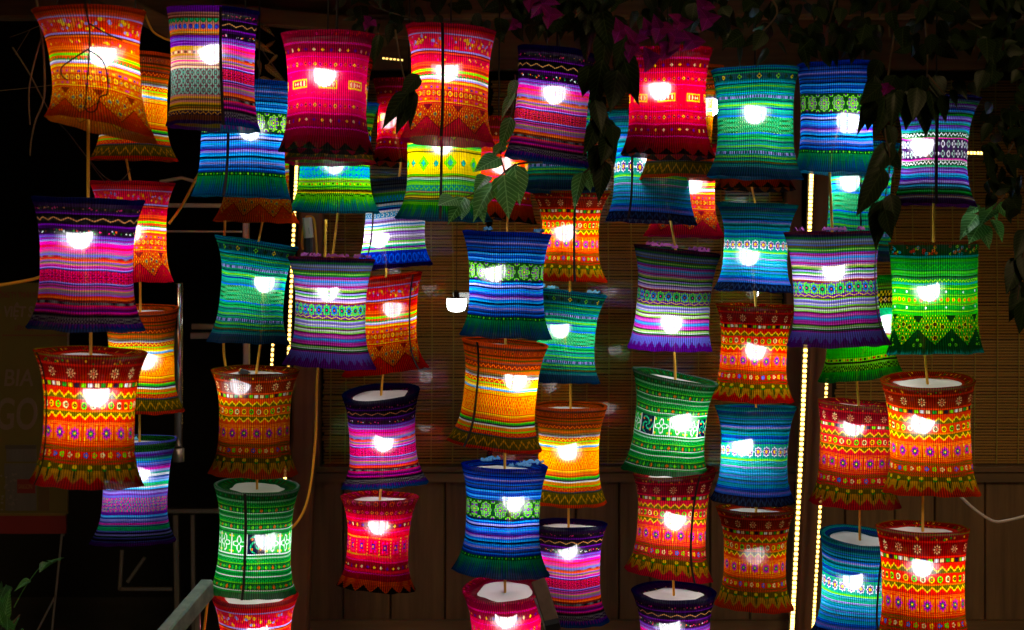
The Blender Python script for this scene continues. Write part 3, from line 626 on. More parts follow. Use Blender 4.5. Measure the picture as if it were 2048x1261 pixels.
# ------------------------------------------------------------------ lanterns
# row: TLx,TLy, TRx,TRy, BLx,BLy, BRx,BRy, cloth, Y, bulb x,y, power, column, options, label
LN = [
 (66, 24, 291, 22, 92, 236, 313, 282, 'zigzag', 4.2, 204, 109, 1.1, 'A', dict(bp=-.1, waist=.80), 'red orange zigzag lantern with twisted hem, hanging behind bare silhouetted twigs'),
 (66, 394, 287, 402, 57, 656, 286, 664, 'plum', 4.2, 159, 473, 1.15, 'A', dict(), 'purple magenta lantern beside the beer sign, above a red snowflake lantern'),
 (70, 698, 293, 708, 65, 963, 284, 974, 'snow', 4.2, 193, 788, 1.0, 'A', dict(tp=.03, seam=-.78), 'red yellow snowflake lantern hanging in front of the beer sign'),
 (195, 112, 345, 110, 178, 320, 356, 322, 'gold', 5.3, 262, 195, .9, 'B', dict(), 'orange gold lantern half hidden by the twisted red orange lantern'),
 (180, 364, 349, 367, 182, 560, 345, 565, 'zigzag', 5.4, 262, 465, 1.0, 'B', dict(waist=.8), 'red orange zigzag lantern tucked behind the purple magenta lantern near the beer sign'),
 (205, 618, 356, 617, 200, 822, 369, 822, 'gold', 5.4, 291, 720, 1.0, 'B', dict(tp=.06), 'orange gold lantern touching the chrome pole, half behind a red snowflake lantern'),
 (205, 880, 353, 877, 179, 1085, 351, 1082, 'violet', 5.4, 279, 945, .9, 'B', dict(ruf=.3), 'violet and green striped lantern below the chrome pole, lowest of its stack'),
 (336, 18, 517, 24, 332, 253, 520, 262, 'twocloth', 4.95, 422, 108, 1.0, 'C', dict(seam=.33, waist=.9), 'tan lantern with grey green lattice band joined to purple cloth by a dark seam'),
 (396, 165, 583, 166, 384, 392, 582, 398, 'blue', 5.25, 500, 262, 1.0, 'C2', dict(seam=-.2, waist=.88), 'blue striped lantern with dark seam, directly under the tan lattice lantern'),
 (445, 236, 590, 240, 428, 443, 597, 447, 'zigzag', 5.6, 515, 330, .12, 'C3', dict(), 'dim red zigzag lantern peeking out under the blue seamed lantern'),
 (430, 470, 598, 497, 414, 682, 580, 690, 'sea', 5.45, 529, 566, .95, 'C3', dict(waist=.76), 'teal green lantern leaning over, its shade edge against the black doorway'),
 (424, 739, 598, 742, 418, 944, 595, 948, 'snow', 5.32, 480, 770, .55, 'C3', dict(tp=.03), 'red snowflake lantern between the leaning teal lantern and a green fern lantern'),
 (428, 966, 600, 974, 420, 1180, 592, 1186, 'fern', 5.32, 531, 1080, .95, 'C3', dict(tp=.06, seam=-.12, waist=.84), 'green fern pattern lantern at the upper end of the pale handrail'),
 (424, 1190, 597, 1190, 430, 1410, 600, 1410, 'zigzag', 5.32, 515, 1262, 1.0, 'C3', dict(tp=.04), 'red orange lantern beside the pale handrail, under a green fern lantern'),
 (563, 70, 748, 70, 557, 302, 750, 308, 'crimson', 5.0, 649, 152, 1.05, 'D', dict(waist=.83, rot=.42), 'crimson lantern with yellow oblong patches, above a lime and blue lantern'),
 (596, 124, 748, 120, 566, 326, 752, 328, 'gold', 5.35, 668, 200, .8, 'D1', dict(), 'orange lantern almost wholly hidden behind the crimson one with yellow oblong patches'),
 (590, 206, 758, 208, 578, 424, 757, 428, 'limeblue', 5.65, 668, 330, .9, 'D2', dict(waist=.8), 'lime and blue lantern with fringed hem, hanging above the white power adapter'),
 (576, 514, 750, 520, 566, 728, 752, 738, 'lilac', 5.42, 656, 583, 1.0, 'D2', dict(ruf=1, waist=.78), 'lilac and green striped lantern under the white power adapter'),
 (745, 160, 890, 160, 738, 328, 885, 334, 'crimson', 5.9, 775, 240, .9, 'E', dict(rot=.2), 'crimson diamond lantern behind a silhouetted drooping leaf, over a grey topped lantern'),
 (722, 362, 872, 352, 706, 542, 864, 530, 'paleblue', 5.75, 758, 478, 1.0, 'E', dict(waist=.78, seam=-.7), 'white and blue striped lantern with dark grey top, seen against the bamboo blind'),
 (700, 562, 843, 545, 684, 752, 858, 734, 'zigzag', 5.72, 785, 617, .62, 'E', dict(tp=.04, seam=.78, waist=.78), 'red orange zigzag lantern behind the lilac striped lantern with the adapter above'),
 (683, 790, 840, 779, 681, 976, 858, 964, 'plum', 5.6, 767, 885, .9, 'E', dict(tp=.12, waist=.8), 'purple magenta lantern with blue hem, standing over a crimson pointed hem lantern'),
 (680, 992, 838, 994, 674, 1168, 831, 1180, 'crimson_cells', 5.5, 757, 1050, .85, 'E', dict(waist=.78), 'crimson lantern with square motifs and pointed hem in front of the dark planks'),
 (811, 52, 992, 64, 800, 280, 990, 290, 'zigzag', 5.0, 894, 143, 1.1, 'F', dict(seam=-.12, bp=-.05, waist=.84), 'orange red zigzag lantern with a black seam across its bulb, above a lime lantern'),
 (812, 232, 968, 236, 790, 438, 982, 444, 'limelat', 5.27, 884, 290, 1.1, 'F', dict(seam=-.03, waist=.84), 'lime yellow lantern with diamond lattice, directly under the orange red seamed lantern'),
 (925, 462, 1104, 470, 918, 668, 1104, 678, 'blue', 5.0, 990, 543, .95, 'F', dict(waist=.82, ruf=.3), 'blue lantern with lime flower band next to the bulb standing in for a reflection'),
 (925, 232, 1070, 240, 940, 430, 1072, 450, 'crimson', 5.75, 1002, 330, .9, 'F0', dict(rot=.1), 'crimson lantern with black pointed hem behind the bright green leaves'),
 (925, 677, 1097, 692, 894, 880, 1083, 902, 'gold', 5.1, 1031, 760, 1.0, 'F', dict(tp=.03, seam=-.62, waist=.8), 'leaning orange gold lantern between two blue flower band lanterns'),
 (922, 926, 1097, 934, 905, 1138, 1097, 1152, 'blue', 5.1, 1027, 1002, .95, 'F', dict(ruf=.8, waist=.8), 'blue flower band lantern with blue ruffle on top, under the leaning orange lantern'),
 (923, 1180, 1097, 1172, 930, 1400, 1100, 1405, 'crimson', 5.1, 1012, 1236, 1.0, 'F', dict(tp=.16, rot=.4), 'crimson lantern with wide white disc beside the brown post end'),
 (1036, 94, 1192, 112, 1010, 314, 1178, 338, 'plum', 4.95, 1109, 188, .85, 'G', dict(waist=.88), 'purple lantern hanging beside a silhouetted spray of leaves and a crimson lantern'),
 (1044, 172, 1192, 168, 1045, 382, 1196, 384, 'sea', 5.5, 1120, 260, .5, 'G1', dict(), 'teal lantern mostly hidden behind the purple lantern beside the leaf spray'),
 (1062, 382, 1222, 384, 1066, 560, 1213, 566, 'snow', 5.7, 1130, 465, .95, 'G1', dict(waist=.72, seam=.1), 'red snowflake lantern behind the blue flower band lantern, under the teal one'),
 (1065, 576, 1215, 592, 1052, 760, 1199, 768, 'sea', 5.7, 1120, 658, .95, 'G1', dict(waist=.78, ruf=.4), 'teal green lantern between a red snowflake lantern and an orange gold lantern'),
 (1066, 810, 1216, 812, 1060, 1004, 1212, 1006, 'gold', 5.7, 1136, 902, 1.0, 'G1', dict(waist=.8), 'orange gold lantern above a purple magenta lantern, clear of the wide bamboo blind strings'),
 (1060, 1046, 1214, 1048, 1058, 1238, 1217, 1243, 'plum', 5.7, 1136, 1100, .9, 'G1', dict(tp=-.02, waist=.78), 'purple magenta lantern with blue hem behind the brown post end'),
 (1245, 100, 1425, 98, 1243, 310, 1428, 318, 'crimson', 5.0, 1320, 180, 1.05, 'H', dict(waist=.83, rot=.08), 'crimson lantern with one yellow oblong patch under the magenta flowers'),
 (1290, 140, 1446, 134, 1278, 358, 1434, 360, 'gold', 5.4, 1419, 213, 1.0, 'H1', dict(), 'orange gold lantern squeezed between the crimson lantern under flowers and a teal green one'),
 (1214, 224, 1392, 224, 1211, 440, 1394, 450, 'seaflower', 5.55, 1300, 310, 1.0, 'H2', dict(seam=-.55, waist=.84, vs=-.2), 'teal lantern with white ringed flowers, under the crimson lantern with magenta flowers'),
 (1302, 290, 1440, 290, 1285, 472, 1452, 476, 'zigzag', 5.8, 1385, 370, .9, 'H3', dict(), 'red orange zigzag lantern peeping out behind the teal flower lantern'),
 (1268, 489, 1440, 510, 1256, 695, 1424, 702, 'lilac', 5.3, 1343, 648, 1.0, 'H2', dict(tp=.03, ruf=1, waist=.86), 'lilac striped lantern with dark upper half and magenta ruffle, over a green fern lantern'),
 (1266, 737, 1436, 768, 1244, 938, 1414, 950, 'fern', 5.25, 1363, 843, 1.0, 'H2', dict(tp=.05, waist=.82, rot=-.1), 'green fern pattern lantern with tipped top, resting on a red snowflake lantern'),
 (1265, 948, 1434, 938, 1248, 1136, 1425, 1162, 'snow', 5.22, 1349, 1040, .85, 'H2', dict(seam=.5, waist=.8), 'red snowflake lantern with dark seam between green fern and dark purple lanterns'),
 (1262, 1181, 1433, 1184, 1270, 1400, 1440, 1400, 'plum', 5.2, 1340, 1252, .9, 'H2', dict(tp=.03), 'dark topped purple lantern at the picture edge, under the seamed red snowflake lantern'),
 (1423, 142, 1597, 138, 1414, 354, 1606, 360, 'sea', 5.0, 1510, 227, 1.05, 'I', dict(waist=.82), 'teal green lantern topmost of its stack, beside the blue flower band lantern'),
 (1440, 190, 1578, 190, 1432, 378, 1590, 381, 'crimson', 5.7, 1510, 270, .4, 'I1', dict(), 'crimson lantern showing only its hem under the teal green lantern'),
 (1433, 406, 1596, 412, 1428, 579, 1588, 587, 'seaflower', 5.55, 1497, 513, .95, 'I1', dict(waist=.78), 'teal flower lantern above a red snowflake lantern, near the long light strip'),
 (1432, 608, 1593, 613, 1422, 797, 1586, 805, 'snow', 5.5, 1511, 702, .75, 'I1', dict(waist=.8), 'red snowflake lantern between two teal flower lanterns by the long light strip'),
 (1431, 812, 1593, 814, 1423, 1000, 1588, 1005, 'seaflower', 5.5, 1487, 892, .95, 'I1', dict(waist=.8, tp=-.06), 'teal flower lantern over a dim red snowflake lantern, by the long light strip'),
 (1432, 1014, 1590, 1018, 1430, 1208, 1588, 1216, 'snow', 5.55, 1510, 1110, .2, 'I1', dict(waist=.78), 'dim red snowflake lantern lowest of its stack, by the foot of the light strip'),
 (1597, 130, 1750, 126, 1590, 344, 1754, 350, 'blue', 5.0, 1695, 246, 1.05, 'J', dict(waist=.88), 'blue flower band lantern partly covered by silhouetted leaves, beside the teal green lantern'),
 (1650, 282, 1800, 288, 1640, 515, 1788, 524, 'sea', 5.6, 1700, 365, .9, 'J1', dict(), 'teal lantern mostly behind leaves, between a blue and a lilac striped lantern'),
 (1570, 466, 1760, 463, 1576, 694, 1778, 690, 'lilac', 4.95, 1668, 541, 1.1, 'J', dict(ruf=.8, waist=.84, seam=.86), 'lilac striped lantern across the tops of the two long light strips'),
 (1640, 560, 1802, 552, 1637, 764, 1808, 748, 'limecheck', 5.45, 1772, 645, 1.1, 'J2', dict(waist=.8), 'bright green lantern with chequered bands behind the lilac and green zigzag lanterns'),
 (1637, 800, 1800, 812, 1620, 1004, 1800, 1014, 'snow', 5.4, 1707, 852, 1.15, 'J2', dict(waist=.86), 'red snowflake lantern under the bright green lantern, crossing the thinner light strip'),
 (1639, 1066, 1800, 1078, 1618, 1268, 1800, 1276, 'seaflower', 5.4, 1706, 1160, .9, 'J2', dict(tp=.12, seam=.4, waist=.82), 'teal flower lantern with broad white disc beside the foot of the thinner light strip'),
 (1783, 192, 1962, 196, 1784, 408, 1953, 414, 'whitelace', 5.0, 1845, 292, 1.0, 'K', dict(seam=-.18, waist=.74), 'purple striped lantern with white lace band, its top covered by silhouetted leaves'),
 (1780, 486, 1955, 484, 1775, 710, 1965, 704, 'zigzag_green', 5.0, 1858, 582, 1.1, 'K', dict(waist=.92), 'green zigzag lantern beside the small bright leaf sprig'),
 (1762, 762, 1950, 757, 1766, 984, 1960, 988, 'snow', 4.95, 1845, 846, 1.1, 'K', dict(tp=.10, waist=.84), 'bright red yellow snowflake lantern with pale disc, next to the white cable'),
 (1753, 1052, 1938, 1056, 1745, 1300, 1950, 1300, 'snow', 4.95, 1845, 1132, 1.05, 'K', dict(tp=.0, waist=.84), 'red yellow snowflake lantern lowest of its stack, under the one by the white cable'),
]

NU, NV = NPLEAT * 2, 24
def lantern(row, above):
    (tlx, tly, trx, try_, blx, bly, brx, bry, cloth, Y, bx, by, pw, colm, op, label) = row
    TL, TR, BL, BR = at(tlx, tly, Y), at(trx, try_, Y), at(blx, bly, Y), at(brx, bry, Y)
    ct, cb = (TL + TR) / 2, (BL + BR) / 2
    rt, rb = (TR - TL).length / 2, (BR - BL).length / 2
    et, eb = np.array((TR - TL).normalized()), np.array((BR - BL).normalized())
    tp, bp = op.get('tp', 0) + RND.uniform(-.015, .025), op.get('bp', 0) + RND.uniform(-.04, .02)
    ft, fb = np.array((0, math.cos(tp), math.sin(tp))), np.array((0, math.cos(bp), math.sin(bp)))
    waist = op.get('waist', .80) * .98 * (rt + rb) / 2
    root = thing('cloth_lantern', label, 'lantern', cb, 'hanging pleated cloth lanterns')
    o = np.array(cb)
    th = np.arange(NU) / NU * 2 * math.pi                       # 0 faces the camera
    ph = [RND.uniform(0, 6.28) for _ in range(8)]
    v = np.linspace(0, 1, NV + 1)
    V = []; UVv = []; vj = RND.uniform(-.022, .022)
    ruff = np.cos(th * NPLEAT)
    lowt = .010 * np.sin(2 * th + ph[0]) + .008 * np.sin(3 * th + ph[1])
    lowb = .016 * np.sin(2 * th + ph[2]) + .006 * np.sin(5 * th + ph[3])
    rows_ = []
    inner = .67 + .05 * np.sin(2 * th + ph[4]) + .03 * np.sin(5 * th + ph[5])
    hemz = .0010 * np.sin(7 * th + ph[6]) + .0008 * np.sin(13 * th + ph[7])
    rolled = .006
    def ring(t, rad, off=0.):
        ce = np.array(ct) * (1 - t) + np.array(cb) * t
        e = et * (1 - t) + eb * t; f = ft * (1 - t) + fb * t
        up = np.array((0, 0, 1.))
        return o * 0 + (ce - o)[None, :] + e[None, :] * (np.sin(th) * rad)[:, None] - f[None, :] * (np.cos(th) * rad)[:, None] + up[None, :] * np.broadcast_to(off, th.shape)[:, None]
    # folded-in top: inner edge, mid, rim roll
    for k, (fr, dz, vv) in enumerate(((None, -.010, .075), (.86, -.003, .045), (.975, .0015, .012))):
        rad = rt * (inner if fr is None else fr) * (1 + lowt)
        V.append(ring(0, rad, dz + (.003 * np.sin(3 * th + ph[1]) if fr is None else .001 * np.sin(4 * th)))); rows_.append(vv)
    for t in v:
        s = t - .52
        k = (abs(s) / .52) if s < 0 else (s / .48)
        end = rt if s < 0 else rb
        rad = waist + (end - waist) * k ** (2.7 if s < 0 else 3.0)
        low = lowt * (1 - t) + lowb * t
        bell = math.sin(math.pi * t)
        mid = bell * (.012 * np.sin(3 * th + ph[3] + 2.2 * t) + .006 * np.sin(7 * th + ph[0] - 3 * t))
        amp = .0011 + .0012 * t
        rr = rad * (1 + low + mid) + ruff * amp
        off = hemz * (t > .99) + (lowt * .06 * (1 - t) + .10 * lowb * t)
        V.append(ring(t, rr, off)); rows_.append(t + vj * math.sin(math.pi * t))
    V = np.concatenate(V)
    nr = len(rows_)
    i = np.arange(NU); j = (i + 1) % NU
    faces = []; uvs = []
    rot = op.get('rot', RND.uniform(0, 1)) if cloth != 'twocloth' else 0
    vvs = np.array(rows_) + op.get('vs', 0) * np.array(rows_) * (1 - np.array(rows_))
    wob = .006 * np.sin(2 * th + ph[5]) + .004 * np.sin(5 * th + ph[6])
    wj = wob[j]
    for r in range(nr - 1):
        a = np.stack([r * NU + i, (r + 1) * NU + i, (r + 1) * NU + j, r * NU + j], 1)
        faces.append(a)
        u0 = i / NU + .5 + rot; u1 = (i + 1) / NU + .5 + rot
        g0 = math.sin(math.pi * min(max(rows_[r], 0), 1)); g1 = math.sin(math.pi * min(max(rows_[r + 1], 0), 1))
        va0 = 1 - np.clip(vvs[r] + wob * g0, .002, .998); va1 = 1 - np.clip(vvs[r + 1] + wob * g1, .002, .998)
        vb0 = 1 - np.clip(vvs[r] + wj * g0, .002, .998); vb1 = 1 - np.clip(vvs[r + 1] + wj * g1, .002, .998)
        uvs.append(np.stack([u0, va0, u0, va1, u1, vb1, u1, vb0], 1))
    faces = np.concatenate(faces); uvs = np.concatenate(uvs).reshape(-1)
    me = bpy.data.meshes.new('shade')
    me.vertices.add(len(V)); me.vertices.foreach_set('co', V.astype(np.float32).ravel())
    me.loops.add(faces.size); me.loops.foreach_set('vertex_index', faces.astype(np.int32).ravel())
    me.polygons.add(len(faces)); me.polygons.foreach_set('loop_start', np.arange(0, faces.size, 4, dtype=np.int32))
    me.polygons.foreach_set('loop_total', np.full(len(faces), 4, dtype=np.int32))
    me.polygons.foreach_set('use_smooth', np.ones(len(faces), dtype=bool))
    uvl = me.uv_layers.new(name='UVMap'); uvl.data.foreach_set('uv', uvs.astype(np.float32))
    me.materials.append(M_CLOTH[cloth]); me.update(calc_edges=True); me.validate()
    shade = link(bpy.data.objects.new('shade', me), root)
    # white liner card inside the top opening
    rr = rt * .80
    LV = [Vector(np.array(ct) - o + np.array((0, 0, -.013)))]
    for k in range(28):
        a = 2 * math.pi * k / 28; q = rr * (1 + .01 * math.sin(3 * a + ph[0]))
        LV.append(Vector(np.array(ct) - o + et * math.sin(a) * q - ft * math.cos(a) * q + np.array((0, 0, -.0135 + .0015 * math.sin(4 * a)))))
    obj('liner_disc', (LV, [(0, 1 + k, 1 + (k + 1) % 28) for k in range(28)]), M_LINER, root)
    # seam: a doubled strip of cloth down the shade
    if 'seam' in op:
        a0 = math.asin(op['seam']); w = .0036
        SV = []; lean = RND.uniform(-.06, .06)
        for q, t in enumerate(v):
            s = t - .52; k = (abs(s) / .52) if s < 0 else (s / .48)
            end = rt if s < 0 else rb
            rad = waist + (end - waist) * k ** (2.7 if s < 0 else 3.0)
            ce = np.array(ct) * (1 - t) + np.array(cb) * t - o
            e = et * (1 - t) + eb * t; f = ft * (1 - t) + fb * t
            for sg, dr in ((-1, .0035), (0, .0055), (1, .0035)):
                an = a0 + lean * (t - .5) + sg * w / rad
                ii = (an / (2 * math.pi) * NU) % NU
                low = np.interp(ii, np.arange(NU), lowt * (1 - t) + lowb * t) + math.sin(math.pi * t) * (.012 * math.sin(3 * an + ph[3] + 2.2 * t) + .006 * math.sin(7 * an + ph[0] - 3 * t))
                R_ = rad * (1 + low) + dr
                SV.append(Vector(ce + e * math.sin(an) * R_ - f * math.cos(an) * R_))
        SF = []
        for q in range(NV):
            for k in range(2): SF.append((q * 3 + k, q * 3 + k + 1, (q + 1) * 3 + k + 1, (q + 1) * 3 + k))
        obj('seam', (SV, SF), M_SEAM, shade, smooth=True)
    # gathered cloth ends on the top
    if 'ruf' in op:
        g = []
        for k in range(int(9 * op['ruf']) + 2):
            a = RND.uniform(0, 6.28); q = rt * RND.uniform(.45, .9); le = RND.uniform(.02, .045); dr = RND.uniform(0, 6.28)
            p = np.array(ct) - o + et * math.sin(a) * q - ft * math.cos(a) * q + np.array((0, 0, .002))
            base = Vector(p); vs_ = []; fs_ = []
            for s in range(6):
                z = .004 + .009 * abs(math.sin(s * 1.3 + a)); x = (s / 5 - .5) * le
                dx = Vector((math.cos(dr), math.sin(dr), 0)); dn = Vector((-math.sin(dr), math.cos(dr), 0))
                vs_ += [base + dx * x + dn * -.006 + Vector((0, 0, z * .3)), base + dx * x + Vector((0, 0, z)), base + dx * x + dn * .006 + Vector((0, 0, z * .3))]
            for s in range(5):
                for w in range(2): fs_.append((s * 3 + w, s * 3 + w + 1, (s + 1) * 3 + w + 1, (s + 1) * 3 + w))
            g.append((vs_, fs_))
        rm = principled('ruffle_' + cloth, {'lilac': (.45, .08, .42), 'blue': (.05, .22, .5)}.get(cloth, (.08, .35, .5)), .8)
        obj('ruffle', join(*g), rm, root, smooth=True, kind='stuff')
    # bulb
    bp_ = at(bx, by, Y) - cb
    tilt = Matrix.Rotation(RND.uniform(-.32, .32), 4, 'Y') @ Matrix.Rotation(RND.uniform(-.2, .15), 4, 'X')
    R = .0295
    dome = lathe([(R * .93, .020), (R, .008), (R * .93, -.008), (R * .7, -.020), (R * .35, -.027), (.0005, -.029)], 14)
    hous = lathe([(R * .95, .0195), (R * .8, .034), (R * .5, .058), (R * .42, .066), (R * .42, .07)], 14)
    sock = lathe([(R * .43, .07), (.016, .072), (.017, .105), (.006, .112), (.0005, .113)], 12)
    room = max(.045, (ct - cb - bp_).z - .020); kz = min(1., room / .113)
    tf = lambda g: ([tilt @ Vector((x.x, x.y, x.z * (kz if x.z > .0195 else 1))) + bp_ for x in g[0]], g[1])
    bulb = obj('bulb', tf(hous), M_WHITEPL, root, smooth=True)
    obj('dome', tf(dome), emitter('bulb_glow_%g' % pw, (.96, .97, 1.0), BULB * pw), bulb, smooth=True)
    obj('socket', tf(sock), M_BLACKPL, bulb, smooth=True)
    # cord: up from the bulb through the disc to whatever hangs above
    st = bp_ + Vector((0, 0, .11 * kz)); topc = ct - cb
    if above is not None:
        (acb, abulb, asock) = above
        kn = Vector((ct.x, acb.y, acb.z + .02))
        pts = [st, topc + Vector((0, 0, -.022)), kn - cb, asock - cb]
    else:
        pts = [st, topc, Vector((ct.x + .004, ct.y, 2.66)) - cb]
    obj('cord', tube(pts, .0036 if above is not None else .0025, 6), M_CORD if above is not None else M_BLACKPL, root, smooth=True)
    return cb, bp_ + cb, st + cb

last = {}
chain = {}
for row in LN:
    k = row[13]
    last[k] = lantern(row, last.get(k))

# stand-in bulb with made-up housing and cord, for a reflection in the glass
bb = thing('reflected_bulb', 'glowing white bulb standing in for a reflection in the shop window', 'bulb', at(913, 610, 6.6))
R = .034
obj('dome', lathe([(R * .97, .022), (R, .008), (R * .95, -.008), (R * .8, -.019), (R * .4, -.024), (.0005, -.025)], 16), emitter('reflected_bulb_glow', (.95, 1, .95), 8.0), bb, smooth=True)
obj('housing', lathe([(R * .965, .0218), (R * .93, .0245), (R * .3, .027), (R * .28, .045), (.004, .047)], 14), principled('bronze_housing', (.03, .018, .008), .6), bb, smooth=True)
obj('cord', tube([(0, 0, .05), (0.003, 0, .5), (0, 0, 1.0)], .0016, 5), principled('brown_cord', (.14, .09, .03), .6), bb)

# ------------------------------------------------------------------ cables, adapter
def cable(pts, r, mat, label, Y):
    P = smooth_path([at(x, y, Y) if len(q) == 0 else at(x, y, q[0]) for x, y, *q in pts], 8)
    o = obj('cable', shift(tube(P, r, 7), P[0]), mat, None, True, loc=P[0], label=label, category='cable')
    return o
cable([(652, 440), (648, 560), (640, 700), (634, 760), (630, 890), (615, 1000), (588, 1052), (560, 1060)], .0042, M_CORD, 'long orange cable curving down beside the post to the green fern lantern', 5.75)
cable([(-20, 574), (30, 566), (70, 558), (98, 548)], .004, M_CORD, 'orange cable running from the purple lantern over the beer sign', 4.5)
cable([(338, 448), (365, 410), (398, 348), (420, 320)], .0042, M_CORD, 'orange cable slanting up to the blue seamed lantern', 5.5)
cable([(450, 440), (446, 560), (447, 690), (452, 740)], .004, M_CORD, 'thin orange cable dropping behind the leaning teal lantern', 5.6)
cable([(286, 20), (305, 62), (330, 78), (345, 82)], .0035, M_CORD, 'orange cable looped under the roof beside the tan lattice lantern', 5.5)
cable([(418, 1180), (412, 1230), (404, 1290)], .004, M_CORD, 'orange cable end hanging behind the pale handrail', 5.3)
cable([(1918, 990), (1950, 1020), (1985, 1042), (2012, 1042), (2060, 1030)], .0042, M_WHITECORD, 'white cable looping from the bright red snowflake lantern across the planks', 5.2)
ad = thing('power_adapter', 'white power adapter with black plug hung on the orange cable', 'adapter', at(616, 470, 5.9))
def rbox(cx, cyy, w, h, dep, Y, tiltv=0):
    a, b = at(cx - tiltv, cyy - h / 2, Y), at(cx + tiltv, cyy + h / 2, Y)
    return beam(a, b, w / F * Y, dep, up=(0, 1, 0), b=.006)
obj('case', shift(rbox(616, 456, 18, 40, .03, 5.9, 2), ad.location), M_WHITEPL, ad)
obj('plug', shift(rbox(617, 492, 17, 30, .028, 5.9), ad.location), M_BLACKPL, ad)
obj('cord', shift(tube(smooth_path([at(606, 500, 5.9), at(604, 480, 5.9), at(610, 440, 5.9), at(618, 434, 5.9), at(628, 440, 5.9), at(632, 480, 5.9), at(634, 512, 5.9)], 6), .0035), ad.location), M_CORD, ad)
obj('socket_face', shift(rbox(619, 462, 6, 12, .036, 5.9, 1), ad.location), principled('grey_label', (.45, .5, .45), .5), ad)

# ------------------------------------------------------------------ metal work in the doorway
def metal(name, label, cat, Y, bars, mat, loc):
    t = thing(name, label, cat, loc)
    for pn, x0, y0, x1, y1, w in bars:
        obj(pn, shift(beam(at(x0, y0, Y), at(x1, y1, Y), w / F * Y, w / F * Y, up=(0, 1, 0)), loc), mat, t)
    return t
metal('metal_rack', 'grey metal rack frame in the dark doorway behind the leaning teal lantern', 'rack', 6.5,
      [('upright', 492, 380, 494, 1250, 13), ('rail', 300, 411, 484, 412, 9), ('rail', 330, 463, 484, 464, 4), ('rail', 384, 653, 485, 655, 12), ('rail', 382, 672, 485, 670, 13),
       ('brace', 320, 364, 364, 356, 7), ('brace', 364, 356, 420, 372, 7)], M_STEEL, at(490, 1300, 6.5))
metal('metal_table', 'dim grey metal table frame on the dark shop floor', 'table', 7.4,
      [('top_rail', 330, 1022, 450, 1022, 10), ('leg', 245, 1100, 240, 1180, 8), ('leg', 352, 1030, 356, 1260, 12), ('leg', 386, 1030, 388, 1270, 9), ('stretcher', 240, 1178, 345, 1178, 8), ('brace', 255, 1165, 290, 1115, 7)], M_STEEL, at(320, 1300, 7.4))
cp = thing('chrome_pole', 'shiny chrome pole standing beside the orange gold lantern', 'pole', at(357, 905, 6.0))
zt = at(0, 566, 6.0).z - at(0, 905, 6.0).z
obj('tube', lathe([(.0005, 0), (.0135, 0), (.0135, zt - .004), (.011, zt), (.0005, zt)], 20), M_CHROME, cp, True)
obj('collar', lathe([(.0005, -.03), (.018, -.03), (.018, .012), (.014, .014)], 16), M_STEEL, cp, True)
cp.location = at(357, 905, 6.0)

hr = thing('handrail', 'pale grey green handrail rising to the green fern lantern', 'handrail', at(340, 1280, 4.7))
obj('rail', shift(beam(at(318, 1290, 4.55), at(414, 1178, 4.9), .034, .05), hr.location), M_RAIL, hr)
obj('baluster', shift(beam(at(395, 1215, 4.82), at(395, 1500, 4.82), .014, .014), hr.location), M_STEEL, hr)
ws = thing('wooden_bar', 'brown wooden bar end leaning in front of the crimson lantern with wide disc', 'bar', at(1112, 1280, 4.7))
obj('bar', shift(beam(at(1078, 1166, 4.78), at(1104, 1246, 4.7), .036, .03, up=(0, 1, 0), b=.003), ws.location), principled('brown_bar', (.12, .07, .04), .6, noise=((30, 30, 8), .25, (.2, .12, .07))), ws)
obj('bracket', shift(beam(at(1074, 1200, 4.80), at(1100, 1275, 4.72), .012, .02, up=(0, 1, 0)), ws.location), M_STEEL, ws)
obj('end_cap', shift(beam(at(1104, 1246, 4.7), at(1106, 1256, 4.69), .037, .031, up=(0, 1, 0), b=.003), ws.location), M_BLACKPL, ws)

# ------------------------------------------------------------------ beer sign
SY = 6.6
sg = thing('beer_sign', 'dark yellow beer sign board with red foot band on thin legs', 'sign', at(60, 1075, SY))
M_SIGN = principled('sign_yellow', (.085, .07, .004), .6, noise=((3, 3, 3), .3, (.11, .085, .006)))
M_SRED = principled('sign_red', (.16, .006, .005), .5)
M_SLET = principled('sign_letters', (.15, .105, .085), .6)
M_SBRN = principled('sign_brown_letters', (.12, .03, .01), .6)
M_CAN = principled('printed_can', (.12, .11, .105), .5, noise=((30, 2, 2), .3, (.06, .055, .05)))
M_CANDK = principled('printed_dark', (.05, .04, .035), .6)
def srect(x0, y0, x1, y1, d, th=.002):
    a, b = at(x0, y1, SY), at(x1, y0, SY)
    return box(a.x, b.x, SY - d - th, SY - d, a.z, b.z)
obj('board', shift(srect(-60, 566, 137, 1027, 0, .02), sg.location), M_SIGN, sg)
obj('foot_band', shift(srect(-60, 1030, 134, 1066, .002, .02), sg.location), M_SRED, sg)
obj('trim', shift(srect(-60, 1025, 134, 1030, .004, .02), sg.location), principled('sign_trim', (.15, .1, .01), .5), sg)
obj('rule', shift(srect(8, 669, 137, 672, .0205), sg.location), M_SBRN, sg)
def text(name, s, x, y, hpx, mat, d=.0205, sx=1., italic=0, bold=0):
    cu = bpy.data.curves.new(name, 'FONT'); cu.body = s; cu.size = hpx / F * SY * 1.38; cu.extrude = .0006; cu.shear = italic; cu.offset = bold
    to = bpy.data.objects.new(name, cu); COL.objects.link(to)
    bpy.context.view_layer.update()
    me = bpy.data.meshes.new_from_object(to.evaluated_get(bpy.context.evaluated_depsgraph_get()))
    bpy.data.objects.remove(to)
    me.materials.clear(); me.materials.append(mat)
    o = bpy.data.objects.new(name, me)
    p = at(x, y, SY)
    o.location = Vector((p.x, SY - d - .0008, p.z)) - sg.location; o.rotation_euler = (math.radians(90), 0, 0); o.scale = (sx, 1, 1)
    return link(o, sg)
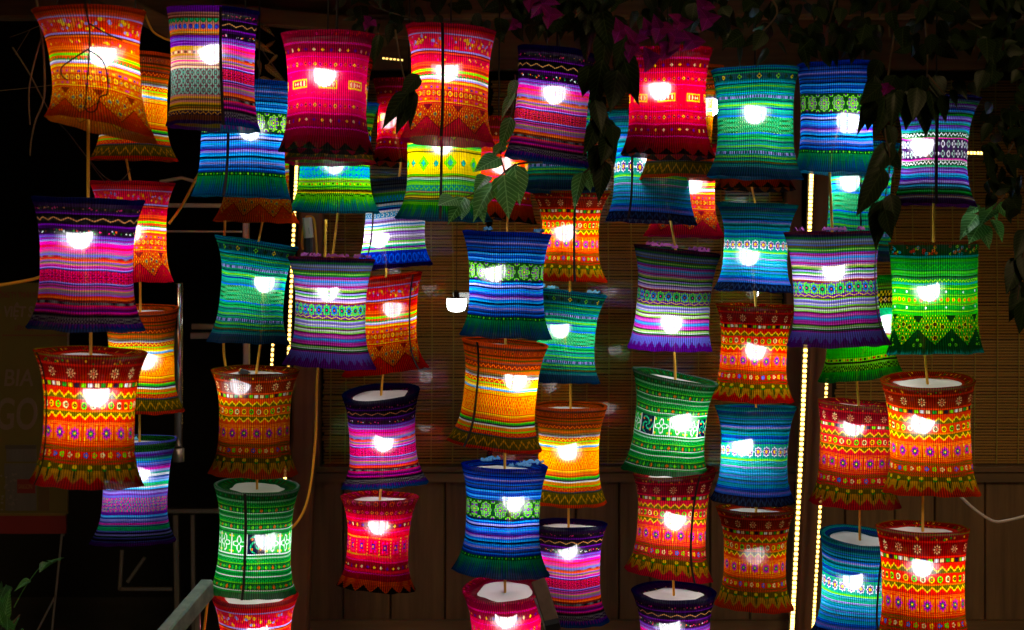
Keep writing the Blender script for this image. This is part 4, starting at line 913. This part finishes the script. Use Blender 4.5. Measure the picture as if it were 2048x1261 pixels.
text('letters', 'CÔNG TY TNHH NƯỚC', -6, 595, 11, M_SBRN, sx=.62, bold=.001)
text('letters', 'VIỆT SÀI', 10, 633, 21, M_SLET, sx=.72, italic=.15, bold=.0015)
text('letters', 'LIÊN TỤC', 33, 660, 9, M_SBRN, sx=.7, bold=.001)
text('letters', 'BIA', 9, 771, 34, M_SLET, sx=.86, italic=.12, bold=.001)
text('letters', 'GO', -8, 857, 64, M_SLET, sx=.62, italic=.1, bold=.002)
# printed picture of a keg and cans
kg = obj('printed_keg', shift(join(srect(16, 896, 76, 922, .0205), srect(12, 926, 78, 952, .0205), srect(14, 952, 76, 1020, .0205)), sg.location), M_CAN, sg)
obj('printed_lid', shift(srect(14, 889, 76, 897, .0205, .003), sg.location), M_CANDK, sg)
obj('printed_label', shift(srect(38, 957, 74, 985, .0232), sg.location), M_SRED, sg)
text('letters', 'SAIGON', 40, 976, 9, principled('label_gold', (.25, .12, .03), .6), d=.0258, sx=.62)
obj('printed_can', shift(srect(80, 972, 102, 1020, .0205), sg.location), principled('printed_gold_can', (.08, .045, .012), .5), sg)
lg = []
for k in range(26):
    x = RND.uniform(2, 36); y = RND.uniform(945, 1018); s = RND.uniform(2, 5)
    lg.append(srect(x, y, x + s, y + s * .8, .0235 + .0006 * (k % 4)))
obj('printed_glasses', shift(join(*lg), sg.location), principled('printed_glass', (.14, .12, .10), .5), sg)
obj('frame_edge', shift(beam(at(139, 560, SY - .01), at(127, 1072, SY - .01), .006, .012, up=(0, 1, 0)), sg.location), M_STEEL, sg)
obj('leg', shift(beam(at(124, 1068, SY), at(100, 1300, SY), .007, .007), sg.location), M_STEEL, sg)
obj('leg', shift(beam(at(112, 1190, SY), at(55, 1300, SY), .007, .007), sg.location), M_STEEL, sg)

# ------------------------------------------------------------------ foliage
def leaf_mesh(name, mat, wide=.5, fold=.18, droop=.12, ns=9):
    V, Fc = [], []
    for i in range(ns + 1):
        t = i / ns
        w = wide * .5 * 3.08 * t ** .55 * (1 - t) ** 1.3 + (.004 if 0 < i < ns else .001)
        z = -droop * t * t
        for s in (-1, -.5, 0, .5, 1):
            rip = .012 * math.sin(i * math.pi) if s else 0
            V.append((s * w + 0, t, z + fold * abs(s) * w + (.022 * (i % 2) * (1 if abs(s) == .5 else .3))))
    for i in range(ns):
        for k in range(4): Fc.append((i * 5 + k, i * 5 + k + 1, (i + 1) * 5 + k + 1, (i + 1) * 5 + k))
    return mesh_of(name, V, Fc, mat, True)
LM = [leaf_mesh('leaf_blade', M_LEAF, .62), leaf_mesh('leaf_blade', M_LEAF, .55, .3, .25), leaf_mesh('leaf_blade', M_LEAF, .7, .1, .05)]
DM = [leaf_mesh('shade_leaf_blade', M_SHADELEAF, .62), leaf_mesh('shade_leaf_blade', M_SHADELEAF, .55, .3, .25), leaf_mesh('shade_leaf_blade', M_SHADELEAF, .7, .1, .05)]
YM = [leaf_mesh('dry_leaf_blade', M_DRYLEAF, .4, .3, .25)]
BM = [leaf_mesh('bract_blade', M_BRACT, .85, .25, .1), leaf_mesh('bract_blade', M_BRACT, .75, .4, .2)]

def place_leaf(parent, me, base, tip, roll=0., name='leaf', wscale=1., up=0.):
    base, tip = Vector(base), Vector(tip)
    a = (tip - base); L = a.length; a.normalize()
    n = Vector((RND.uniform(-.35, .35), -1, RND.uniform(-.1, .5) + up))
    n = (n - a * n.dot(a)).normalized()
    s = a.cross(n).normalized()
    q = Matrix((s, a, n)).transposed().to_4x4()
    q = q @ Matrix.Rotation(roll, 4, 'Y')
    o = bpy.data.objects.new(name, me)
    o.matrix_world = Matrix.Translation(base - parent.location) @ q @ Matrix.Diagonal((L * wscale, L, L, 1))
    return link(o, parent)

def spray(label, Y, stems, leaves, meshes, jit=.06, mat=M_TWIG, r=.003, name='vine_spray', cat='vine', group='bougainvillea sprays'):
    x0, y0 = stems[0][0]
    t = thing(name, label, cat, at(x0, y0, Y), group)
    for s in stems:
        obj('stem', shift(tube(smooth_path([at(x, y, Y + RND.uniform(-.02, .02)) for x, y in s], 5), r, 5, r * .5), t.location), mat, t)
    for (bx, by, tx, ty, w) in leaves:
        dy = RND.uniform(-jit, jit)
        b = at(bx, by, Y + dy); e = at(tx, ty, Y + dy + RND.uniform(-.03, .03))
        L = math.hypot(tx - bx, ty - by)
        place_leaf(t, RND.choice(meshes), b, e + Vector((0, -.045, 0)) if meshes is LM else e, RND.uniform(-.35, .35), wscale=max(.6, min(.95, w / L / .82)), up=1.3 if meshes is LM else 0.)
    return t

spray('silhouetted spray of leaves hanging between the purple and the crimson lantern', 4.55,
      [[(1225, -40), (1215, 60), (1205, 160), (1200, 260), (1192, 340)], [(1215, 60), (1240, 110)]],
      [(1185, 40, 1160, 130, 55), (1215, 60, 1195, 165, 66), (1240, 95, 1277, 212, 66), (1205, 120, 1185, 225, 62), (1235, 140, 1222, 225, 60), (1180, 130, 1165, 195, 48), (1200, 190, 1190, 262, 46), (1205, 235, 1232, 332, 56), (1195, 240, 1170, 312, 50), (1200, 290, 1182, 350, 46), (1208, 320, 1196, 405, 50), (1225, 250, 1228, 300, 45),
       (1230, 30, 1250, 110, 60), (1180, 0, 1172, 70, 60), (1205, 20, 1215, 100, 70), (1245, 150, 1262, 190, 40), (1255, 60, 1230, 140, 50), (1190, 200, 1205, 265, 44), (1215, 275, 1205, 330, 46)], DM, .05)
spray('bright green leaf sprig hanging under the purple lantern in front of lime cloth', 4.9,
      [[(1085, 325), (1030, 330), (985, 365), (930, 395), (885, 405)], [(1010, 345), (1000, 310)]],
      [(1028, 330, 1042, 410, 66), (1008, 350, 1018, 434, 62), (1000, 316, 950, 340, 44), (990, 366, 942, 428, 62), (955, 395, 968, 440, 46), (930, 395, 897, 444, 38), (912, 398, 878, 410, 30), (1012, 292, 990, 310, 24), (975, 352, 950, 376, 34), (925, 400, 925, 440, 30)], LM, .05)
spray('single bright leaf sprig under the purple lantern beside the red snowflake lantern', 4.88,
      [[(1185, 330), (1170, 345), (1160, 352)]],
      [(1165, 345, 1143, 412, 42), (1176, 338, 1186, 372, 24), (1172, 350, 1180, 385, 24)], LM, .02)
spray('teal tinted leaf pair beside the orange zigzag lantern', 4.9,
      [[(1030, 150), (1028, 190), (1020, 240), (1000, 310)]],
      [(1030, 185, 998, 240, 34), (1022, 235, 1000, 300, 30), (1012, 285, 985, 310, 28), (1032, 160, 1015, 205, 26)], LM, .02)
spray('silhouetted drooping leaves in front of the crimson diamond lantern', 4.7,
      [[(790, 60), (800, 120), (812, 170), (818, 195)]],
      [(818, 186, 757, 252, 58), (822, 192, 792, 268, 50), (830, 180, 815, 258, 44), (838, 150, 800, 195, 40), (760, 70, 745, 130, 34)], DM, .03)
spray('silhouetted leaf spray covering the side of the blue flower band lantern', 4.6,
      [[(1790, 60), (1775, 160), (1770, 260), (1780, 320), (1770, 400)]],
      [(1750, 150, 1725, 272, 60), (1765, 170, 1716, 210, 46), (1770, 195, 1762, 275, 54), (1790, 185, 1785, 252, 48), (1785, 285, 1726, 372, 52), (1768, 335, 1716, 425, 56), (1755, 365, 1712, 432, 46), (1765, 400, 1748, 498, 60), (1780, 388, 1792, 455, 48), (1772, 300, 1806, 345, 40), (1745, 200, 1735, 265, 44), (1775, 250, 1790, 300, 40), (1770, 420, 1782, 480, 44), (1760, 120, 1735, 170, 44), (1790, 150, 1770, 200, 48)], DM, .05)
spray('silhouetted leaves draped over the top of the white lace lantern', 4.6,
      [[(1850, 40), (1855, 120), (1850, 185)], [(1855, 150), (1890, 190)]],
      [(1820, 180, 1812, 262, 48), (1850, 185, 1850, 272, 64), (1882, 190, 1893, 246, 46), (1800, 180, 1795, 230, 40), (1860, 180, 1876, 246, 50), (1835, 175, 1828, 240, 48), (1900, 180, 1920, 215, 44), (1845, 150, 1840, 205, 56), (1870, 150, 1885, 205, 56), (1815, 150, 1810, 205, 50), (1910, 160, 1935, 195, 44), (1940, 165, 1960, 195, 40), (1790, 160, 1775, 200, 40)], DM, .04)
spray('bright leaf sprig beside the top of the green zigzag lantern', 4.95,
      [[(2010, 390), (1985, 420), (1960, 455)]],
      [(1955, 430, 1912, 468, 46), (1962, 445, 1930, 486, 36), (1965, 450, 1972, 498, 38), (1985, 420, 1952, 440, 38), (1975, 400, 1992, 440, 34), (1985, 440, 2002, 475, 30), (1960, 412, 1918, 432, 32), (1995, 405, 2012, 440, 30)], LM, .03)
spray('dark leaves hanging at the far edge beside the dim blind', 4.7,
      [[(2060, 420), (2045, 520), (2035, 600)]],
      [(2042, 515, 2012, 590, 52), (2052, 570, 2018, 645, 52), (2040, 560, 2030, 620, 44), (2050, 600, 2040, 670, 50), (2055, 500, 2050, 570, 46), (2050, 460, 2030, 520, 40)], DM, .03)

def mass(label, n, region, Y0, Y1, meshes, size=(24, 50), name='bougainvillea', bracts=()):
    x0, x1, y0, y1 = region
    t = thing(name, label, 'vine', at((x0 + x1) / 2, y0 - 60, (Y0 + Y1) / 2), 'bougainvillea over the pergola')
    for k in range(max(3, int((x1 - x0) / 140))):
        xs = x0 + (k + .5) * 140; Y = RND.uniform(Y0, Y1)
        obj('stem', shift(tube(smooth_path([at(xs + RND.uniform(-80, 80), y0 - 60 + (y1 - y0 + 40) * i / 4, Y) for i in range(5)], 4), .004, 5, .002), t.location), M_TWIG, t)
    for k in range(n):
        x, y, Y = RND.uniform(x0, x1), RND.uniform(y0, y1), RND.uniform(Y0, Y1)
        L = RND.uniform(*size); a = RND.gauss(math.pi / 2, .7)
        place_leaf(t, RND.choice(meshes), at(x, y, Y), at(x + L * math.cos(a), y + L * math.sin(a), Y + RND.uniform(-.05, .05)), RND.uniform(-.9, .9), wscale=RND.uniform(.8, 1.15))
    for (x, y, L) in bracts:
        Y = RND.uniform(4.3, 4.36)
        for q in range(3):
            a = q * 2.1 + RND.uniform(-.4, .4)
            place_leaf(t, RND.choice(BM), at(x, y, Y), at(x + L * math.cos(a), y + L * math.sin(a), Y - .02), RND.uniform(-.5, .5), name='bract')
    return t
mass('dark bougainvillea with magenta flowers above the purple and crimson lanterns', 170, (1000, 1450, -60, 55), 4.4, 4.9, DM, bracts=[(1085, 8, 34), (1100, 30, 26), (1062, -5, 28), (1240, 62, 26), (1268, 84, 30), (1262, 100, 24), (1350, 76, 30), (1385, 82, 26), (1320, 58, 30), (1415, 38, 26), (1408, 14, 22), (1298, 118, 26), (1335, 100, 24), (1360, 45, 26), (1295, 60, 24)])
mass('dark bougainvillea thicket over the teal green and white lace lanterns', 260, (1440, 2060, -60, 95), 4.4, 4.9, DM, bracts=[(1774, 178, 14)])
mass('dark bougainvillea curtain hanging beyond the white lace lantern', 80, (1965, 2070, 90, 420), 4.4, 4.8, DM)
mass('sparse dark vine along the beam above the orange zigzag lantern', 60, (690, 1040, -40, 60), 5.4, 6.2, DM, size=(24, 44), bracts=[(738, 45, 16), (1030, 50, 14)])
spray('pale dry leaves under the roof beside the tan lattice lantern', 6.2,
      [[(500, 60), (530, 110), (560, 150), (580, 175)]],
      [(515, 40, 545, 70, 26), (505, 80, 545, 110, 30), (530, 95, 555, 80, 12), (515, 120, 525, 150, 20), (530, 130, 570, 165, 24), (545, 160, 590, 170, 18), (520, 155, 560, 172, 24), (555, 110, 535, 130, 14)], YM, .04, name='dry_spray', cat='leaves', group=None)

# bare twigs
M_SILHOUETTETWIG = principled('silhouette_bark', (.018, .012, .01), .9)  # bark copy darkened so the twig reads unlit against the lantern
def twig(label, Y, lines, r=.003, mat=None):
    x0, y0 = lines[0][0][:2]
    t = thing('bare_twig', label, 'twig', at(x0, y0, Y), 'bare vine twigs')
    for k, s in enumerate(lines):
        obj('stem' if k == 0 else 'shoot', shift(tube(smooth_path([at(x, y, Y) for x, y in s], 6), r if k == 0 else r * .7, 5, r * .5), t.location), mat or M_TWIG, t)
twig('silhouetted bare twig crossing the front of the twisted red orange lantern', 3.95, [[(165, -30), (172, 20), (179, 60), (178, 110), (174, 170), (170, 215)], [(177, 98), (140, 122), (123, 136), (124, 152), (136, 162)], [(176, 100), (205, 122), (216, 160), (214, 190)], [(214, 190), (200, 195), (192, 220), (178, 224), (168, 214)], [(179, 48), (210, 66), (245, 82)]], .0026, M_SILHOUETTETWIG)
twig('long pale brown twig hanging free beside the twisted red orange lantern', 4.3, [[(70, -20), (82, 60), (88, 120), (88, 195), (70, 245), (62, 285), (60, 312)], [(85, 70), (70, 120), (58, 180), (60, 250)]], .0032)
twig('thin pale twig slanting from the roof down behind the orange gold lantern', 4.6, [[(25, 95), (60, 150), (100, 225), (135, 265), (170, 310), (210, 355), (240, 362), (262, 338)], [(170, 310), (190, 340), (210, 365)]], .0022)
twig('fine dark twigs spreading across the dark roof corner', 4.9, [[(120, -10), (95, 40), (60, 60), (20, 75)], [(95, 40), (110, 0)], [(0, 182), (60, 176), (108, 170)], [(60, 60), (30, 110)]], .0018)

# plants in the lower corner
spray('leafy green plant in the dark lower corner under the beer sign', 4.5,
      [[(-10, 1300), (5, 1230), (15, 1190)], [(10, 1300), (25, 1250), (40, 1230)]],
      [(5, 1235, -10, 1170, 40), (10, 1235, 28, 1172, 34), (5, 1250, 2, 1205, 38), (20, 1262, 45, 1228, 30), (15, 1262, 25, 1222, 34), (0, 1200, 22, 1160, 30), (-5, 1190, 12, 1155, 22), (25, 1275, 48, 1250, 26), (0, 1275, 12, 1240, 36)], LM, .03, name='leafy_plant', cat='plant', group=None)
wt = spray('thin arching weed stalk in front of the beer sign legs', 4.7,
      [[(28, 1215), (50, 1175), (80, 1135), (100, 1122), (128, 1116)], [(60, 1160), (45, 1165)]],
      [(60, 1160, 42, 1168, 10), (95, 1125, 88, 1135, 8), (105, 1122, 112, 1114, 8), (118, 1118, 128, 1114, 7), (110, 1120, 104, 1126, 7), (55, 1168, 62, 1160, 8)], LM, .02, M_LEAF, .0014, 'weed', 'plant', None)
